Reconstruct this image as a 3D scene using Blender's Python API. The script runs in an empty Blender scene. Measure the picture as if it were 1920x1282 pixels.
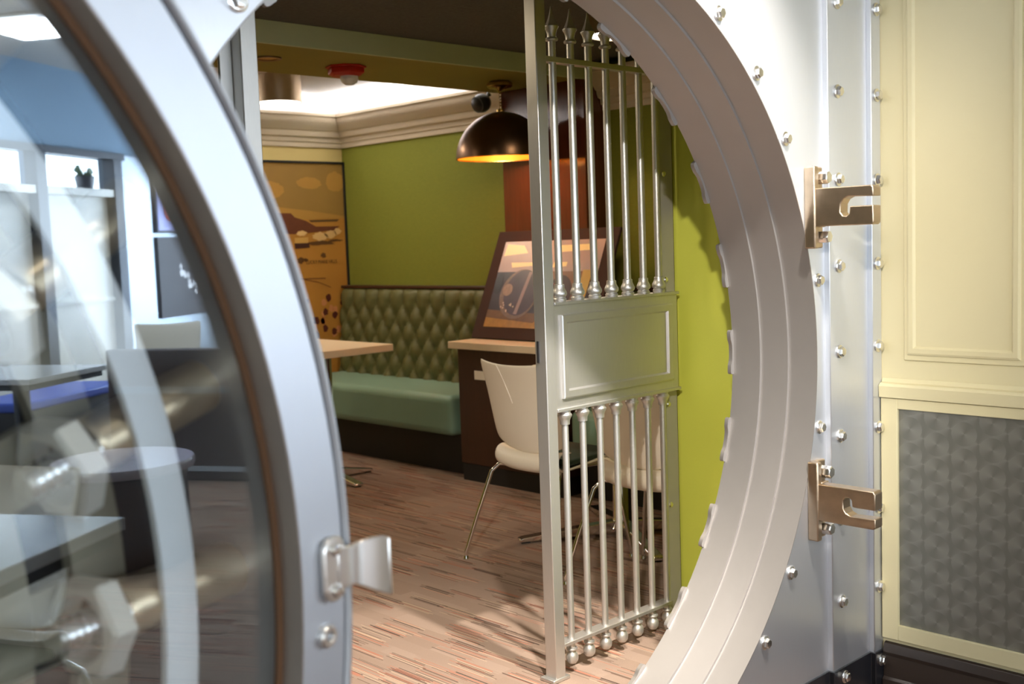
import bpy, math, random
from mathutils import Vector, Matrix
random.seed(7)
PI = math.pi
sc = bpy.context.scene
COL = sc.collection

# ------------------------------------------------------------------ camera
cam_d = bpy.data.cameras.new('camera'); cam = bpy.data.objects.new('camera', cam_d); COL.objects.link(cam)
RT = Vector((0.7154, -0.6978, -0.0352)); UP = Vector((0.0875, 0.0395, 0.9954)); FW = Vector((0.6933, 0.7152, -0.0898))
FW.normalize(); RT = (RT - FW*RT.dot(FW)).normalized(); UP = RT.cross(FW)
cam.matrix_world = Matrix(((RT.x, UP.x, -FW.x, -1.6911), (RT.y, UP.y, -FW.y, -1.5914), (RT.z, UP.z, -FW.z, 1.341), (0, 0, 0, 1)))
cam_d.sensor_width = 36.0; cam_d.sensor_fit = 'HORIZONTAL'; cam_d.lens = 2096.44*36/1920
cam_d.clip_start = 0.02
cam_d.dof.use_dof = True; cam_d.dof.focus_distance = 3.35; cam_d.dof.aperture_fstop = 4.0
sc.camera = cam

# ------------------------------------------------------------------ world, exposure
w = bpy.data.worlds.new('world'); sc.world = w; w.use_nodes = True
w.node_tree.nodes['Background'].inputs[0].default_value = (0.55, 0.72, 1.0, 1)
w.node_tree.nodes['Background'].inputs[1].default_value = 1.0
sc.view_settings.view_transform = 'Standard'; sc.view_settings.look = 'None'
sc.view_settings.gamma = 1.0; sc.view_settings.exposure = 0.0
try: sc.view_settings.use_curve_mapping = False
except Exception: pass

def area(name, loc, target, sx, sy, power, color):
    d = bpy.data.lights.new(name, 'AREA'); d.shape = 'RECTANGLE'; d.size = sx; d.size_y = sy
    d.energy = power; d.color = color
    o = bpy.data.objects.new(name, d); COL.objects.link(o); o.location = loc
    o.rotation_euler = (Vector(target)-Vector(loc)).to_track_quat('-Z', 'Y').to_euler()
    return o
def spot(name, loc, target, power, color, angle=100, blend=0.6, radius=0.04):
    d = bpy.data.lights.new(name, 'SPOT'); d.energy = power; d.color = color
    d.spot_size = math.radians(angle); d.spot_blend = blend; d.shadow_soft_size = radius
    o = bpy.data.objects.new(name, d); COL.objects.link(o); o.location = loc
    o.rotation_euler = (Vector(target)-Vector(loc)).to_track_quat('-Z', 'Y').to_euler()
    return o
def point(name, loc, power, color, radius=0.04):
    d = bpy.data.lights.new(name, 'POINT'); d.energy = power; d.color = color; d.shadow_soft_size = radius
    o = bpy.data.objects.new(name, d); COL.objects.link(o); o.location = loc
    return o
DAY = (0.72, 0.84, 1.0); WARM = (1.0, 0.80, 0.58); NEUT = (1.0, 0.92, 0.82)
# daylight of the street-side shop windows in the wall behind the camera
area('daylight_shop_window', (-1.2, -6.35, 1.45), (-1.2, 0, 1.2), 6.6, 1.9, 105, DAY)
# fill from an unseen side window, added to brighten the dining corner
area('side_window_fill', (7.80, -2.6, 1.40), (0, -2.9, 1.0), 3.8, 1.8, 460, DAY)

# ------------------------------------------------------------------ materials
MATS = {}
def nodes_of(m):
    m.use_nodes = True
    return m.node_tree, m.node_tree.nodes, m.node_tree.links
def mat(name, col, rough=0.6, metal=0.0, var=0.08, vscale=18.0, bump=0.0, bscale=60.0, stretch=(1, 1, 1), aniso=0.0, tangent=None, coat=0.0, emit=None, estr=0.0, spec=0.5, sheen=0.0):
    if name in MATS: return MATS[name]
    m = bpy.data.materials.new(name); nt, N, L = nodes_of(m)
    b = N['Principled BSDF']
    b.inputs['Roughness'].default_value = rough; b.inputs['Metallic'].default_value = metal
    b.inputs['Specular IOR Level'].default_value = spec
    if coat: b.inputs['Coat Weight'].default_value = coat; b.inputs['Coat Roughness'].default_value = 0.12
    if sheen: b.inputs['Sheen Weight'].default_value = sheen
    tc = N.new('ShaderNodeTexCoord'); mp = N.new('ShaderNodeMapping'); mp.inputs['Scale'].default_value = stretch
    L.new(tc.outputs['Object'], mp.inputs['Vector'])
    nz = N.new('ShaderNodeTexNoise'); nz.inputs['Scale'].default_value = vscale; nz.inputs['Detail'].default_value = 4
    L.new(mp.outputs['Vector'], nz.inputs['Vector'])
    mx = N.new('ShaderNodeMix'); mx.data_type = 'RGBA'
    mx.inputs[6].default_value = tuple(c*(1-var) for c in col)+(1,)
    mx.inputs[7].default_value = tuple(min(1, c*(1+var)) for c in col)+(1,)
    L.new(nz.outputs['Fac'], mx.inputs[0]); L.new(mx.outputs[2], b.inputs['Base Color'])
    if bump:
        n2 = N.new('ShaderNodeTexNoise'); n2.inputs['Scale'].default_value = bscale; n2.inputs['Detail'].default_value = 3
        L.new(mp.outputs['Vector'], n2.inputs['Vector'])
        bp = N.new('ShaderNodeBump'); bp.inputs['Strength'].default_value = bump; bp.inputs['Distance'].default_value = 0.01
        L.new(n2.outputs['Fac'], bp.inputs['Height']); L.new(bp.outputs['Normal'], b.inputs['Normal'])
    if aniso:
        b.inputs['Anisotropic'].default_value = aniso
        cv = N.new('ShaderNodeCombineXYZ')
        for i in range(3): cv.inputs[i].default_value = tangent[i]
        L.new(cv.outputs[0], b.inputs['Tangent'])
    if emit:
        b.inputs['Emission Color'].default_value = emit+(1,); b.inputs['Emission Strength'].default_value = estr
    MATS[name] = m
    return m
def srgb(r, g, b):
    f = lambda c: (c/255/12.92) if c/255 <= 0.04045 else ((c/255+0.055)/1.055)**2.4
    return (f(r), f(g), f(b))

STEEL = mat('brushed_steel_wall', (0.70, 0.72, 0.76), 0.40, 0.9, 0.04, 30, 0.02, 50, (25, 25, 0.6), 0.7, (1, 0, 0))
JAMB = mat('satin_steel_jamb', (0.38, 0.362, 0.35), 0.5, 0.9, 0.04, 14, 0.015, 60, (1, 1, 1))
DOORST = mat('satin_steel_door', (0.48, 0.50, 0.535), 0.47, 0.9, 0.03, 14, 0.01, 60)
BEZEL = mat('brown_grey_bezel', srgb(150, 138, 128), 0.5, 0.7, 0.05)
GASKET = mat('brown_gasket', srgb(92, 62, 36), 0.6, 0.0, 0.1)
GATEST = mat('brushed_gate_steel', (0.60, 0.59, 0.57), 0.42, 0.85, 0.06, 30, 0.02, 60, (20, 20, 1))
STRIPM = mat('dull_hinge_steel', (0.42, 0.40, 0.375), 0.5, 0.35, 0.05, 20)
CHROME = mat('polished_chrome', (0.86, 0.85, 0.83), 0.12, 1.0, 0.03)
BOLTM = mat('polished_bolt', (0.80, 0.79, 0.77), 0.22, 1.0, 0.05)
BRONZE = mat('cast_bracket_metal', (0.56, 0.44, 0.32), 0.34, 1.0, 0.25, 22, 0.15, 26)
BRASS = mat('worn_brass_rod', (0.70, 0.56, 0.38), 0.32, 0.9, 0.12, 12)
LINKM = mat('pale_cast_link', (0.78, 0.75, 0.66), 0.34, 0.45, 0.06, 20)
CARRIER = mat('pale_carrier_steel', (0.80, 0.82, 0.82), 0.5, 0.15, 0.04)
CARRIERP = mat('beige_carrier_plate', srgb(150, 142, 122), 0.5, 0.2, 0.1, 8)
DARK = mat('dark_cavity', (0.012, 0.012, 0.014), 0.6, 0.0)
CREAM = mat('cream_paint', srgb(226, 215, 172), 0.42, 0.0, 0.015, 5, 0.01, 90)
BASEDK = mat('dark_brown_base', srgb(60, 50, 44), 0.42, 0.0, 0.08)
BLACKB = mat('black_base', (0.012, 0.012, 0.015), 0.28, 0.0, 0.1)
LIME = mat('lime_paint', srgb(206, 211, 84), 0.55, 0.0, 0.03, 6, 0.04, 140)
OLIVE = mat('green_grasscloth', srgb(128, 132, 42), 0.85, 0.0, 0.14, 40, 0.12, 220, (1, 1, 5))
GREENB = mat('green_beam_paint', srgb(205, 214, 172), 0.6, 0.0, 0.06, 6)
SOFFIT = mat('olive_soffit_paint', srgb(150, 140, 62), 0.7, 0.0, 0.05, 6)
DARKC = mat('grey_stucco_ceiling', srgb(96, 94, 90), 0.95, 0.0, 0.3, 60, 0.6, 90)
COFFER = mat('white_coffer_ceiling', srgb(225, 222, 226), 0.9, 0.0, 0.05, 60, 0.2, 120)
CROWN = mat('cream_crown', srgb(214, 200, 174), 0.4, 0.0, 0.02, 8)
TANW = mat('tan_paint', srgb(206, 186, 120), 0.7, 0.0, 0.03, 8)
WOODD = mat('dark_walnut', srgb(62, 36, 22), 0.42, 0.0, 0.3, 9, 0.03, 40, (8, 8, 0.5))
WOODC = mat('lacquered_mahogany', srgb(92, 46, 30), 0.12, 0.0, 0.25, 9, 0.0, 40, (8, 8, 0.5), coat=0.6)
LAMIN = mat('cream_laminate', srgb(228, 208, 176), 0.4, 0.0, 0.04, 30)
SOFAB = mat('olive_tufted_leather', srgb(98, 98, 56), 0.5, 0.0, 0.06, 20, 0.03, 200)
SOFAS = mat('sage_seat_vinyl', srgb(130, 162, 140), 0.45, 0.0, 0.04, 20)
BUTTON = mat('olive_button', srgb(84, 84, 44), 0.5)
BLACKP = mat('black_plinth', (0.012, 0.010, 0.009), 0.6)
WHITEP = mat('white_plastic', srgb(232, 222, 204), 0.38, 0.0, 0.015)
PADG = mat('dark_green_pad', srgb(52, 70, 58), 0.6, 0.0, 0.1, 30)
RUBBER = mat('black_rubber', (0.015, 0.015, 0.015), 0.6)
RED = mat('red_alarm_plastic', srgb(190, 34, 22), 0.4, 0.0, 0.03)
BLACKPL = mat('black_speaker_plastic', (0.03, 0.03, 0.035), 0.4)
BRONZED = mat('dark_bronze_shade', (0.16, 0.095, 0.06), 0.32, 1.0, 0.2, 9)
GOLDIN = mat('gold_shade_lining', srgb(235, 150, 40), 0.4, 0.3, 0.05)
ANTBR = mat('antique_brass', (0.45, 0.30, 0.10), 0.25, 1.0, 0.1)
DRUMM = mat('brushed_drum_metal', (0.48, 0.38, 0.26), 0.4, 1.0, 0.1, 20)
LIT = mat('lit_diffuser', (1, 0.97, 0.9), 0.5, emit=(1.0, 0.93, 0.82), estr=7.0)
LITW = mat('lit_panel', (1, 1, 1), 0.5, emit=(0.95, 0.97, 1.0), estr=4.0)
BULB = mat('warm_bulb', (1, 0.8, 0.5), 0.5, emit=(1.0, 0.66, 0.25), estr=22.0)
SKYP = mat('daylight_pane', (0.8, 0.9, 1), 0.3, emit=(0.82, 0.91, 1.0), estr=3.0)
SKYH = mat('bright_daylight_pane', (0.8, 0.9, 1), 0.3, emit=(0.82, 0.91, 1.0), estr=9.0)
BOARD = mat('brown_board', srgb(66, 47, 41), 0.75, 0.0, 0.04, spec=0.2)
BLUEW = mat('slate_blue_paint', srgb(120, 150, 175), 0.6, 0.0, 0.03, 6)
BLACKF = mat('black_frame_metal', (0.02, 0.022, 0.028), 0.35, 0.3)
WHITEW = mat('white_wainscot', srgb(236, 236, 228), 0.5, 0.0, 0.02, 6)
MARB = mat('pale_marble', srgb(222, 218, 205), 0.35, 0.0, 0.14, 3, 0.0, 10, (2, 2, 1))
GREYPAN = mat('blue_grey_panel', (0.42, 0.47, 0.52), 0.4, 0.7, 0.05, 10, 0.0, 10, (10, 10, 0.5))
GREYT = mat('pale_grey_tabletop', srgb(196, 200, 206), 0.16, 0.0, 0.03)
DKEDGE = mat('dark_table_edge', (0.02, 0.02, 0.022), 0.5)
BLUES = mat('blue_vinyl', srgb(58, 88, 190), 0.45, 0.0, 0.05)
BROWNV = mat('brown_drum_vinyl', srgb(66, 48, 40), 0.5, 0.0, 0.15, 12)
MAUVE = mat('mauve_top', srgb(150, 140, 150), 0.3, 0.0, 0.04)
OUTCEIL = mat('outer_ceiling_paint', srgb(190, 190, 186), 0.85, 0.0, 0.04)
OUTW = mat('outer_wall_paint', srgb(215, 208, 190), 0.7, 0.0, 0.03)
LEAF = mat('leaf_green', srgb(60, 96, 40), 0.5, 0.0, 0.2, 30)
POT = mat('dark_pot', srgb(60, 62, 70), 0.4)
REDS = mat('red_sign_print', srgb(214, 44, 40), 0.4, emit=srgb(214, 44, 40), estr=0.8)
SCREEN = mat('lit_screen', srgb(120, 120, 190), 0.2, emit=srgb(150, 160, 225), estr=1.0)
SCRW = mat('lit_screen_white', (0.9, 0.9, 1), 0.2, emit=(0.85, 0.9, 1), estr=1.6)
WPRINT = mat('white_print', srgb(225, 222, 220), 0.6)
LAVEND = mat('clear_lens', (0.8, 0.82, 0.8), 0.08, 0.0, 0.2, 60, spec=0.9)

def paint(name, r, g, b, rough=0.55, var=0.1, vs=10): return mat('print_'+name, srgb(r, g, b), rough, 0.0, var, vs)

# engine-turned metal panel, its swirl sheen painted into the base colour
def engine_turned():
    m = bpy.data.materials.new('engine_turned_metal'); nt, N, L = nodes_of(m); b = N['Principled BSDF']
    def mth(op, a, c=None, d=None):
        n = N.new('ShaderNodeMath'); n.operation = op
        for i, v in enumerate((a, c, d)):
            if v is None: continue
            if isinstance(v, (int, float)): n.inputs[i].default_value = v
            else: L.new(v, n.inputs[i])
        return n.outputs[0]
    g = N.new('ShaderNodeNewGeometry'); s = N.new('ShaderNodeSeparateXYZ'); L.new(g.outputs['Position'], s.inputs[0])
    P_ = 0.078
    u = mth('DIVIDE', s.outputs['Y'], P_); v = mth('DIVIDE', s.outputs['Z'], P_*0.94)
    outs = []
    for k in (0, 1):
        uu = mth('ADD', u, 0.5*k)
        col = mth('FLOOR', uu)
        vv = mth('ADD', v, mth('ADD', mth('MULTIPLY', col, 0.5), 0.33*k))
        du = mth('SUBTRACT', mth('SUBTRACT', uu, col), 0.5)
        dv = mth('SUBTRACT', mth('FRACT', vv), 0.5)
        th = mth('ARCTAN2', dv, du)
        swirl = mth('SINE', mth('ADD', mth('MULTIPLY', th, 2.0), 0.9*k+0.6))
        r = mth('SQRT', mth('ADD', mth('MULTIPLY', du, du), mth('MULTIPLY', dv, dv)))
        outs.append((swirl, r))
    inside = mth('LESS_THAN', outs[0][1], 0.46)
    a = mth('ADD', mth('MULTIPLY', outs[0][0], inside), mth('MULTIPLY', outs[1][0], mth('SUBTRACT', 1.0, inside)))
    f = mth('ADD', mth('MULTIPLY', a, 0.5), 0.5)
    mx = N.new('ShaderNodeMix'); mx.data_type = 'RGBA'
    mx.inputs[6].default_value = (0.25, 0.25, 0.22, 1); mx.inputs[7].default_value = (0.345, 0.34, 0.30, 1)
    L.new(f, mx.inputs[0]); L.new(mx.outputs[2], b.inputs['Base Color'])
    b.inputs['Metallic'].default_value = 0.75; b.inputs['Roughness'].default_value = 0.5
    return m
ENGINE = engine_turned()

# striped carpet
def carpet():
    m = bpy.data.materials.new('striped_carpet'); nt, N, L = nodes_of(m); b = N['Principled BSDF']
    b.inputs['Roughness'].default_value = 0.95; b.inputs['Specular IOR Level'].default_value = 0.15
    def mth(op, a, c=None):
        n = N.new('ShaderNodeMath'); n.operation = op
        for i, v in enumerate((a, c)):
            if v is None: continue
            if isinstance(v, (int, float)): n.inputs[i].default_value = v
            else: L.new(v, n.inputs[i])
        return n.outputs[0]
    def white(x, y=None, z=None):
        c = N.new('ShaderNodeCombineXYZ')
        for i, v in enumerate((x, y, z)):
            if v is None: continue
            if isinstance(v, (int, float)): c.inputs[i].default_value = v
            else: L.new(v, c.inputs[i])
        n = N.new('ShaderNodeTexWhiteNoise'); n.noise_dimensions = '3D'; L.new(c.outputs[0], n.inputs['Vector'])
        return n.outputs['Value']
    g = N.new('ShaderNodeNewGeometry'); s = N.new('ShaderNodeSeparateXYZ'); L.new(g.outputs['Position'], s.inputs[0])
    x, y = s.outputs['X'], s.outputs['Y']
    row = mth('FLOOR', mth('DIVIDE', x, 0.036))
    fine = mth('FLOOR', mth('DIVIDE', x, 0.0032))
    yo = mth('ADD', mth('ADD', mth('DIVIDE', y, 0.17), mth('MULTIPLY', white(row, 3.3, 0.0), 5.0)), mth('MULTIPLY', white(fine, 9.1, 2.0), 0.30))
    blk = mth('FLOOR', yo)
    on = mth('GREATER_THAN', white(row, blk, 1.0), 0.50)
    pick = white(fine, blk, 4.0)
    rp = N.new('ShaderNodeValToRGB'); rp.color_ramp.interpolation = 'CONSTANT'
    e = rp.color_ramp.elements
    base = srgb(156, 134, 119)+(1,)
    e[0].position = 0.0; e[0].color = base
    e[1].position = 0.42; e[1].color = srgb(112, 92, 80)+(1,)
    for p, c in ((0.60, srgb(172, 118, 98)), (0.72, srgb(188, 164, 140)), (0.82, base[:3]), (0.92, srgb(84, 68, 60))):
        q = e.new(p); q.color = c+(1,)
    L.new(pick, rp.inputs[0])
    # soft tonal blocks
    rowb = mth('FLOOR', mth('DIVIDE', x, 0.060))
    blkb = mth('FLOOR', mth('ADD', mth('DIVIDE', y, 0.33), mth('MULTIPLY', white(rowb, 7.7, 5.0), 3.0)))
    tone = white(rowb, blkb, 6.0)
    bm = N.new('ShaderNodeMix'); bm.data_type = 'RGBA'
    bm.inputs[6].default_value = srgb(150, 128, 113)+(1,); bm.inputs[7].default_value = srgb(163, 141, 126)+(1,)
    L.new(tone, bm.inputs[0])
    mx = N.new('ShaderNodeMix'); mx.data_type = 'RGBA'
    L.new(on, mx.inputs[0]); L.new(bm.outputs[2], mx.inputs[6]); L.new(rp.outputs[0], mx.inputs[7])
    nz = N.new('ShaderNodeTexNoise'); nz.inputs['Scale'].default_value = 420; L.new(g.outputs['Position'], nz.inputs['Vector'])
    m2 = N.new('ShaderNodeMix'); m2.data_type = 'RGBA'; m2.blend_type = 'MULTIPLY'; m2.inputs[0].default_value = 0.25
    L.new(mx.outputs[2], m2.inputs[6]); L.new(nz.outputs['Fac'], m2.inputs[7])
    L.new(m2.outputs[2], b.inputs['Base Color'])
    bp = N.new('ShaderNodeBump'); bp.inputs['Strength'].default_value = 0.5; bp.inputs['Distance'].default_value = 0.004
    L.new(nz.outputs['Fac'], bp.inputs['Height']); L.new(bp.outputs['Normal'], b.inputs['Normal'])
    return m
CARPET = carpet()

def glass_door():
    m = bpy.data.materials.new('tinted_door_glass'); nt, N, L = nodes_of(m)
    out = N['Material Output']; N.remove(N['Principled BSDF'])
    t = N.new('ShaderNodeBsdfTransparent'); t.inputs[0].default_value = (0.93, 0.95, 0.96, 1)
    g = N.new('ShaderNodeBsdfGlossy'); g.inputs['Color'].default_value = (0.86, 0.94, 1.0, 1); g.inputs['Roughness'].default_value = 0.012
    mx = N.new('ShaderNodeMixShader'); mx.inputs[0].default_value = 0.15; L.new(t.outputs[0], mx.inputs[1]); L.new(g.outputs[0], mx.inputs[2])
    L.new(mx.outputs[0], out.inputs['Surface'])
    return m
GLASS = glass_door()

# ------------------------------------------------------------------ mesh helpers
class MB:
    def __init__(s): s.v = []; s.f = []
    def add(s, vs, fs):
        o = len(s.v); s.v += [tuple(p) for p in vs]; s.f += [tuple(i+o for i in q) for q in fs]
        return s
    def box(s, x0, x1, y0, y1, z0, z1):
        if x0 > x1: x0, x1 = x1, x0
        if y0 > y1: y0, y1 = y1, y0
        if z0 > z1: z0, z1 = z1, z0
        return s.add([(x0, y0, z0), (x1, y0, z0), (x1, y1, z0), (x0, y1, z0), (x0, y0, z1), (x1, y0, z1), (x1, y1, z1), (x0, y1, z1)],
                     [(0, 3, 2, 1), (4, 5, 6, 7), (0, 1, 5, 4), (1, 2, 6, 5), (2, 3, 7, 6), (3, 0, 4, 7)])
    def lathe(s, prof, n=24, M=None, cap0=True, cap1=True):
        vs = []; fs = []
        for r, z in prof:
            for k in range(n):
                a = 2*PI*k/n; vs.append(Vector((r*math.cos(a), r*math.sin(a), z)))
        for i in range(len(prof)-1):
            for k in range(n):
                k2 = (k+1) % n
                fs.append((i*n+k, i*n+k2, (i+1)*n+k2, (i+1)*n+k))
        if cap0 and prof[0][0] > 1e-6: fs.append(tuple(reversed(range(n))))
        if cap1 and prof[-1][0] > 1e-6: fs.append(tuple((len(prof)-1)*n+k for k in range(n)))
        if M is not None: vs = [M @ p for p in vs]
        return s.add(vs, fs)
    def tube(s, pts, r, n=10):
        pts = [Vector(p) for p in pts]; rs = r if isinstance(r, (list, tuple)) else [r]*len(pts)
        vs = []; fs = []; ref = None
        for i, p in enumerate(pts):
            d = (pts[min(i+1, len(pts)-1)]-pts[max(i-1, 0)]).normalized()
            if ref is None: ref = Vector((0, 0, 1)) if abs(d.z) < .9 else Vector((1, 0, 0))
            u = d.cross(ref).normalized(); q = u.cross(d).normalized(); ref = q
            for k in range(n):
                a = 2*PI*k/n; vs.append(p+(u*math.cos(a)+q*math.sin(a))*rs[i])
        for i in range(len(pts)-1):
            for k in range(n):
                k2 = (k+1) % n; fs.append((i*n+k, i*n+k2, (i+1)*n+k2, (i+1)*n+k))
        fs.append(tuple(reversed(range(n)))); fs.append(tuple((len(pts)-1)*n+k for k in range(n)))
        return s.add(vs, fs)
    def prism(s, poly, f0, f1):
        # poly: 2-D outline; f0/f1 map (u,v) to 3-D end points
        n = len(poly); vs = [f0(u, v) for u, v in poly]+[f1(u, v) for u, v in poly]
        fs = [tuple(reversed(range(n))), tuple(range(n, 2*n))]
        for i in range(n):
            j = (i+1) % n; fs.append((i, j, n+j, n+i))
        return s.add(vs, fs)
    def annulus(s, prof, n=128, a0=0.0, a1=2*PI, M=None, close=True):
        # closed profile of (r, d) swept around the d axis (local z); full circle or an arc
        full = abs(a1-a0-2*PI) < 1e-6; m = n if full else n+1; k = len(prof); vs = []; fs = []
        for i in range(m):
            a = a0+(a1-a0)*i/n; c, q = math.cos(a), math.sin(a)
            for r, d in prof: vs.append(Vector((r*c, r*q, d)))
        kk = k if close else k-1
        for i in range(n):
            i2 = (i+1) % m
            for j in range(kk):
                j2 = (j+1) % k
                fs.append((i*k+j, i2*k+j, i2*k+j2, i*k+j2))
        if not full and close:
            fs.append(tuple(range(k))); fs.append(tuple(reversed([n*k+j for j in range(k)])))
        if M is not None: vs = [M @ p for p in vs]
        return s.add(vs, fs)
    def mesh(s, name, m, angle=35, flip=True):
        me = bpy.data.meshes.new(name); me.from_pydata([tuple(p) for p in s.v], [], s.f); me.validate()
        if m: me.materials.append(m)
        import bmesh
        bm = bmesh.new(); bm.from_mesh(me); bmesh.ops.remove_doubles(bm, verts=bm.verts, dist=1e-6)
        if flip: bmesh.ops.recalc_face_normals(bm, faces=bm.faces)
        bm.to_mesh(me); bm.free()
        if angle:
            for p in me.polygons: p.use_smooth = True
            me.set_sharp_from_angle(angle=math.radians(angle))
        return me
    def build(s, name, m, parent=None, bevel=0.0, angle=35, flip=True, segs=2):
        o = bpy.data.objects.new(name, s.mesh(name, m, angle, flip)); COL.objects.link(o)
        if parent: o.parent = parent
        if bevel:
            b = o.modifiers.new('bevel', 'BEVEL'); b.width = bevel; b.segments = segs; b.limit_method = 'ANGLE'; b.angle_limit = math.radians(40)
        return o
def empty(name, loc=(0, 0, 0), rz=0.0):
    o = bpy.data.objects.new(name, None); COL.objects.link(o); o.location = loc; o.rotation_euler = (0, 0, rz); o.empty_display_size = 0.1
    return o
def tag(o, label=None, cat=None, group=None, kind=None):
    if label: o['label'] = label
    if cat: o['category'] = cat
    if group: o['group'] = group
    if kind: o['kind'] = kind
    return o
def struct(o, label=None):
    o['kind'] = 'structure'
    if label: o['label'] = label
    return o
def copy_tree(o, parent=None):
    c = o.copy(); COL.objects.link(c)
    if parent: c.parent = parent
    for ch in o.children: copy_tree(ch, c)
    return c
def link_copy(src, parent, loc=None, rot=None):
    c = src.copy(); COL.objects.link(c); c.parent = parent
    if loc is not None: c.location = loc
    if rot is not None: c.rotation_euler = rot
    return c
def B(x0, x1, y0, y1, z0, z1): return MB().box(x0, x1, y0, y1, z0, z1)

CZ = 1.006        # height of the round opening's centre
MY = Matrix(((1, 0, 0, 0), (0, 0, 1, 0), (0, 1, 0, CZ), (0, 0, 0, 1)))   # local (x, y, d) -> world (x, d, CZ+y)

def plate_with_hole(x0, x1, z0, z1, R, y0, y1, n=160):
    mb = MB(); ring = []; rect = []
    for k in range(n):
        a = 2*PI*k/n; c, s_ = math.cos(a), math.sin(a)
        ring.append((R*c, CZ+R*s_))
        t = 1e9
        if c > 1e-9: t = min(t, x1/c)
        if c < -1e-9: t = min(t, x0/c)
        if s_ > 1e-9: t = min(t, (z1-CZ)/s_)
        if s_ < -1e-9: t = min(t, (z0-CZ)/s_)
        t = max(t, R+1e-4)
        rect.append((t*c, CZ+t*s_))
    for y in (y0, y1):
        vs = [(p[0], y, p[1]) for p in ring]+[(p[0], y, p[1]) for p in rect]
        fs = [(k, (k+1) % n, n+(k+1) % n, n+k) for k in range(n)]
        if y == y1: fs = [tuple(reversed(f)) for f in fs]
        mb.add(vs, fs)
    # corner fillers
    def corner(cx, cz):
        a = math.atan2(cz-CZ, cx) % (2*PI); k = int(a/(2*PI/n)) % n; k2 = (k+1) % n
        for y in (y0, y1): mb.add([(rect[k][0], y, rect[k][1]), (cx, y, cz), (rect[k2][0], y, rect[k2][1])], [(0, 1, 2)])
    for cx in (x0, x1):
        for cz in (z0, z1): corner(cx, cz)
    return mb

# ================================================================== SETTING
ZC = 2.75     # outer room ceiling
DC = 2.296    # dark vault ceiling
floor = struct(B(-4.2, 8.0, -6.5, 5.2, -0.1, 0.0).build('floor', CARPET, angle=0), 'brown carpet with thin broken stripes')
struct(B(-4.2, 8.0, -6.5, 0.24, ZC, ZC+0.1).build('ceiling', OUTCEIL, angle=0), 'pale ceiling of the outer dining room')

# --- steel vault wall with the round opening
wv = struct(plate_with_hole(-4.2, 1.045, 0.0, ZC, 1.0, 0.0, 0.02).build('wall_front', STEEL, angle=0, flip=False), 'brushed steel vault wall pierced by a round opening')
struct(plate_with_hole(-4.2, 1.40, 0.0, ZC, 0.975, 0.235, 0.245).build('wall_vault_inner', LIME, angle=0, flip=False), 'inner green face of the vault wall around the opening')
B(1.045, 1.252, -0.016, 0.02, 0.10, ZC).build('steel_plate', STEEL, wv, 0.002)
B(1.252, 1.3045, -0.031, 0.02, 0.10, ZC).build('steel_plate', STEEL, wv, 0.002)
def stepbase():
    mb = MB()
    poly = [(-4.2, 0.02), (-4.2, -0.006), (1.04, -0.006), (1.04, -0.022), (1.247, -0.022), (1.247, -0.037), (1.3045, -0.037), (1.3045, 0.02)]
    mb.prism(poly, lambda u, v: (u, v, 0.0), lambda u, v: (u, v, 0.108))
    return mb
stepbase().build('base_strip', BLACKB, wv, 0.002, angle=0)['label'] = 'glossy black strip along the foot of the steel wall'
# jamb: three stepped cylinders plus the thin step faces
def jamb(r, d0, d1, rn, name):
    prof = [(r, d0), (r, d1), (r+0.03, d1), (r+0.03, d0)]
    MB().annulus(prof, 192, M=MY).build(name, JAMB, wv, angle=25)
MB().annulus([(1.0, -0.0015), (0.9905, 0.079), (1.04, 0.079), (1.04, 0.021), (1.002, 0.021), (1.002, -0.0015)], 192, M=MY).build('jamb_ring', JAMB, wv, angle=25)
MB().annulus([(0.9830, 0.079), (0.9715, 0.156), (1.03, 0.156), (1.03, 0.079)], 192, M=MY).build('jamb_ring', JAMB, wv, angle=25)
MB().annulus([(0.9645, 0.156), (0.9540, 0.24), (1.02, 0.24), (1.02, 0.156)], 192, M=MY).build('jamb_ring', JAMB, wv, angle=25)
# lugs at the inner rim: a bar with two rounded ears, every 15 degrees
def lug_mesh():
    mb = MB(); pts = []
    def arc(a_deg, r): a = math.radians(a_deg); return (r*math.cos(a), r*math.sin(a))
    outl = [(-3.7, .962), (-3.8, .947), (-3.65, .9425), (-3.3, .9405), (-2.2, .9412), (-1.8, .944), (-1.2, .9468), (0, .9475), (1.2, .9468), (1.8, .944), (2.2, .9412), (3.3, .9405), (3.65, .9425), (3.8, .947), (3.7, .962)]
    poly = [arc(a, r) for a, r in outl]
    mb.prism(poly, lambda u, v: (u, 0.236, v), lambda u, v: (u, 0.2475, v))
    return mb.mesh('lug', JAMB, 30)
LUG = lug_mesh()
for k in range(24):
    a = math.radians(15*k)
    if CZ+0.95*math.sin(a) < 0.07: continue
    o = bpy.data.objects.new('lug', LUG); COL.objects.link(o); o.parent = wv
    o.location = (0, 0, CZ); o.rotation_euler = (0, -a, 0)
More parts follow.
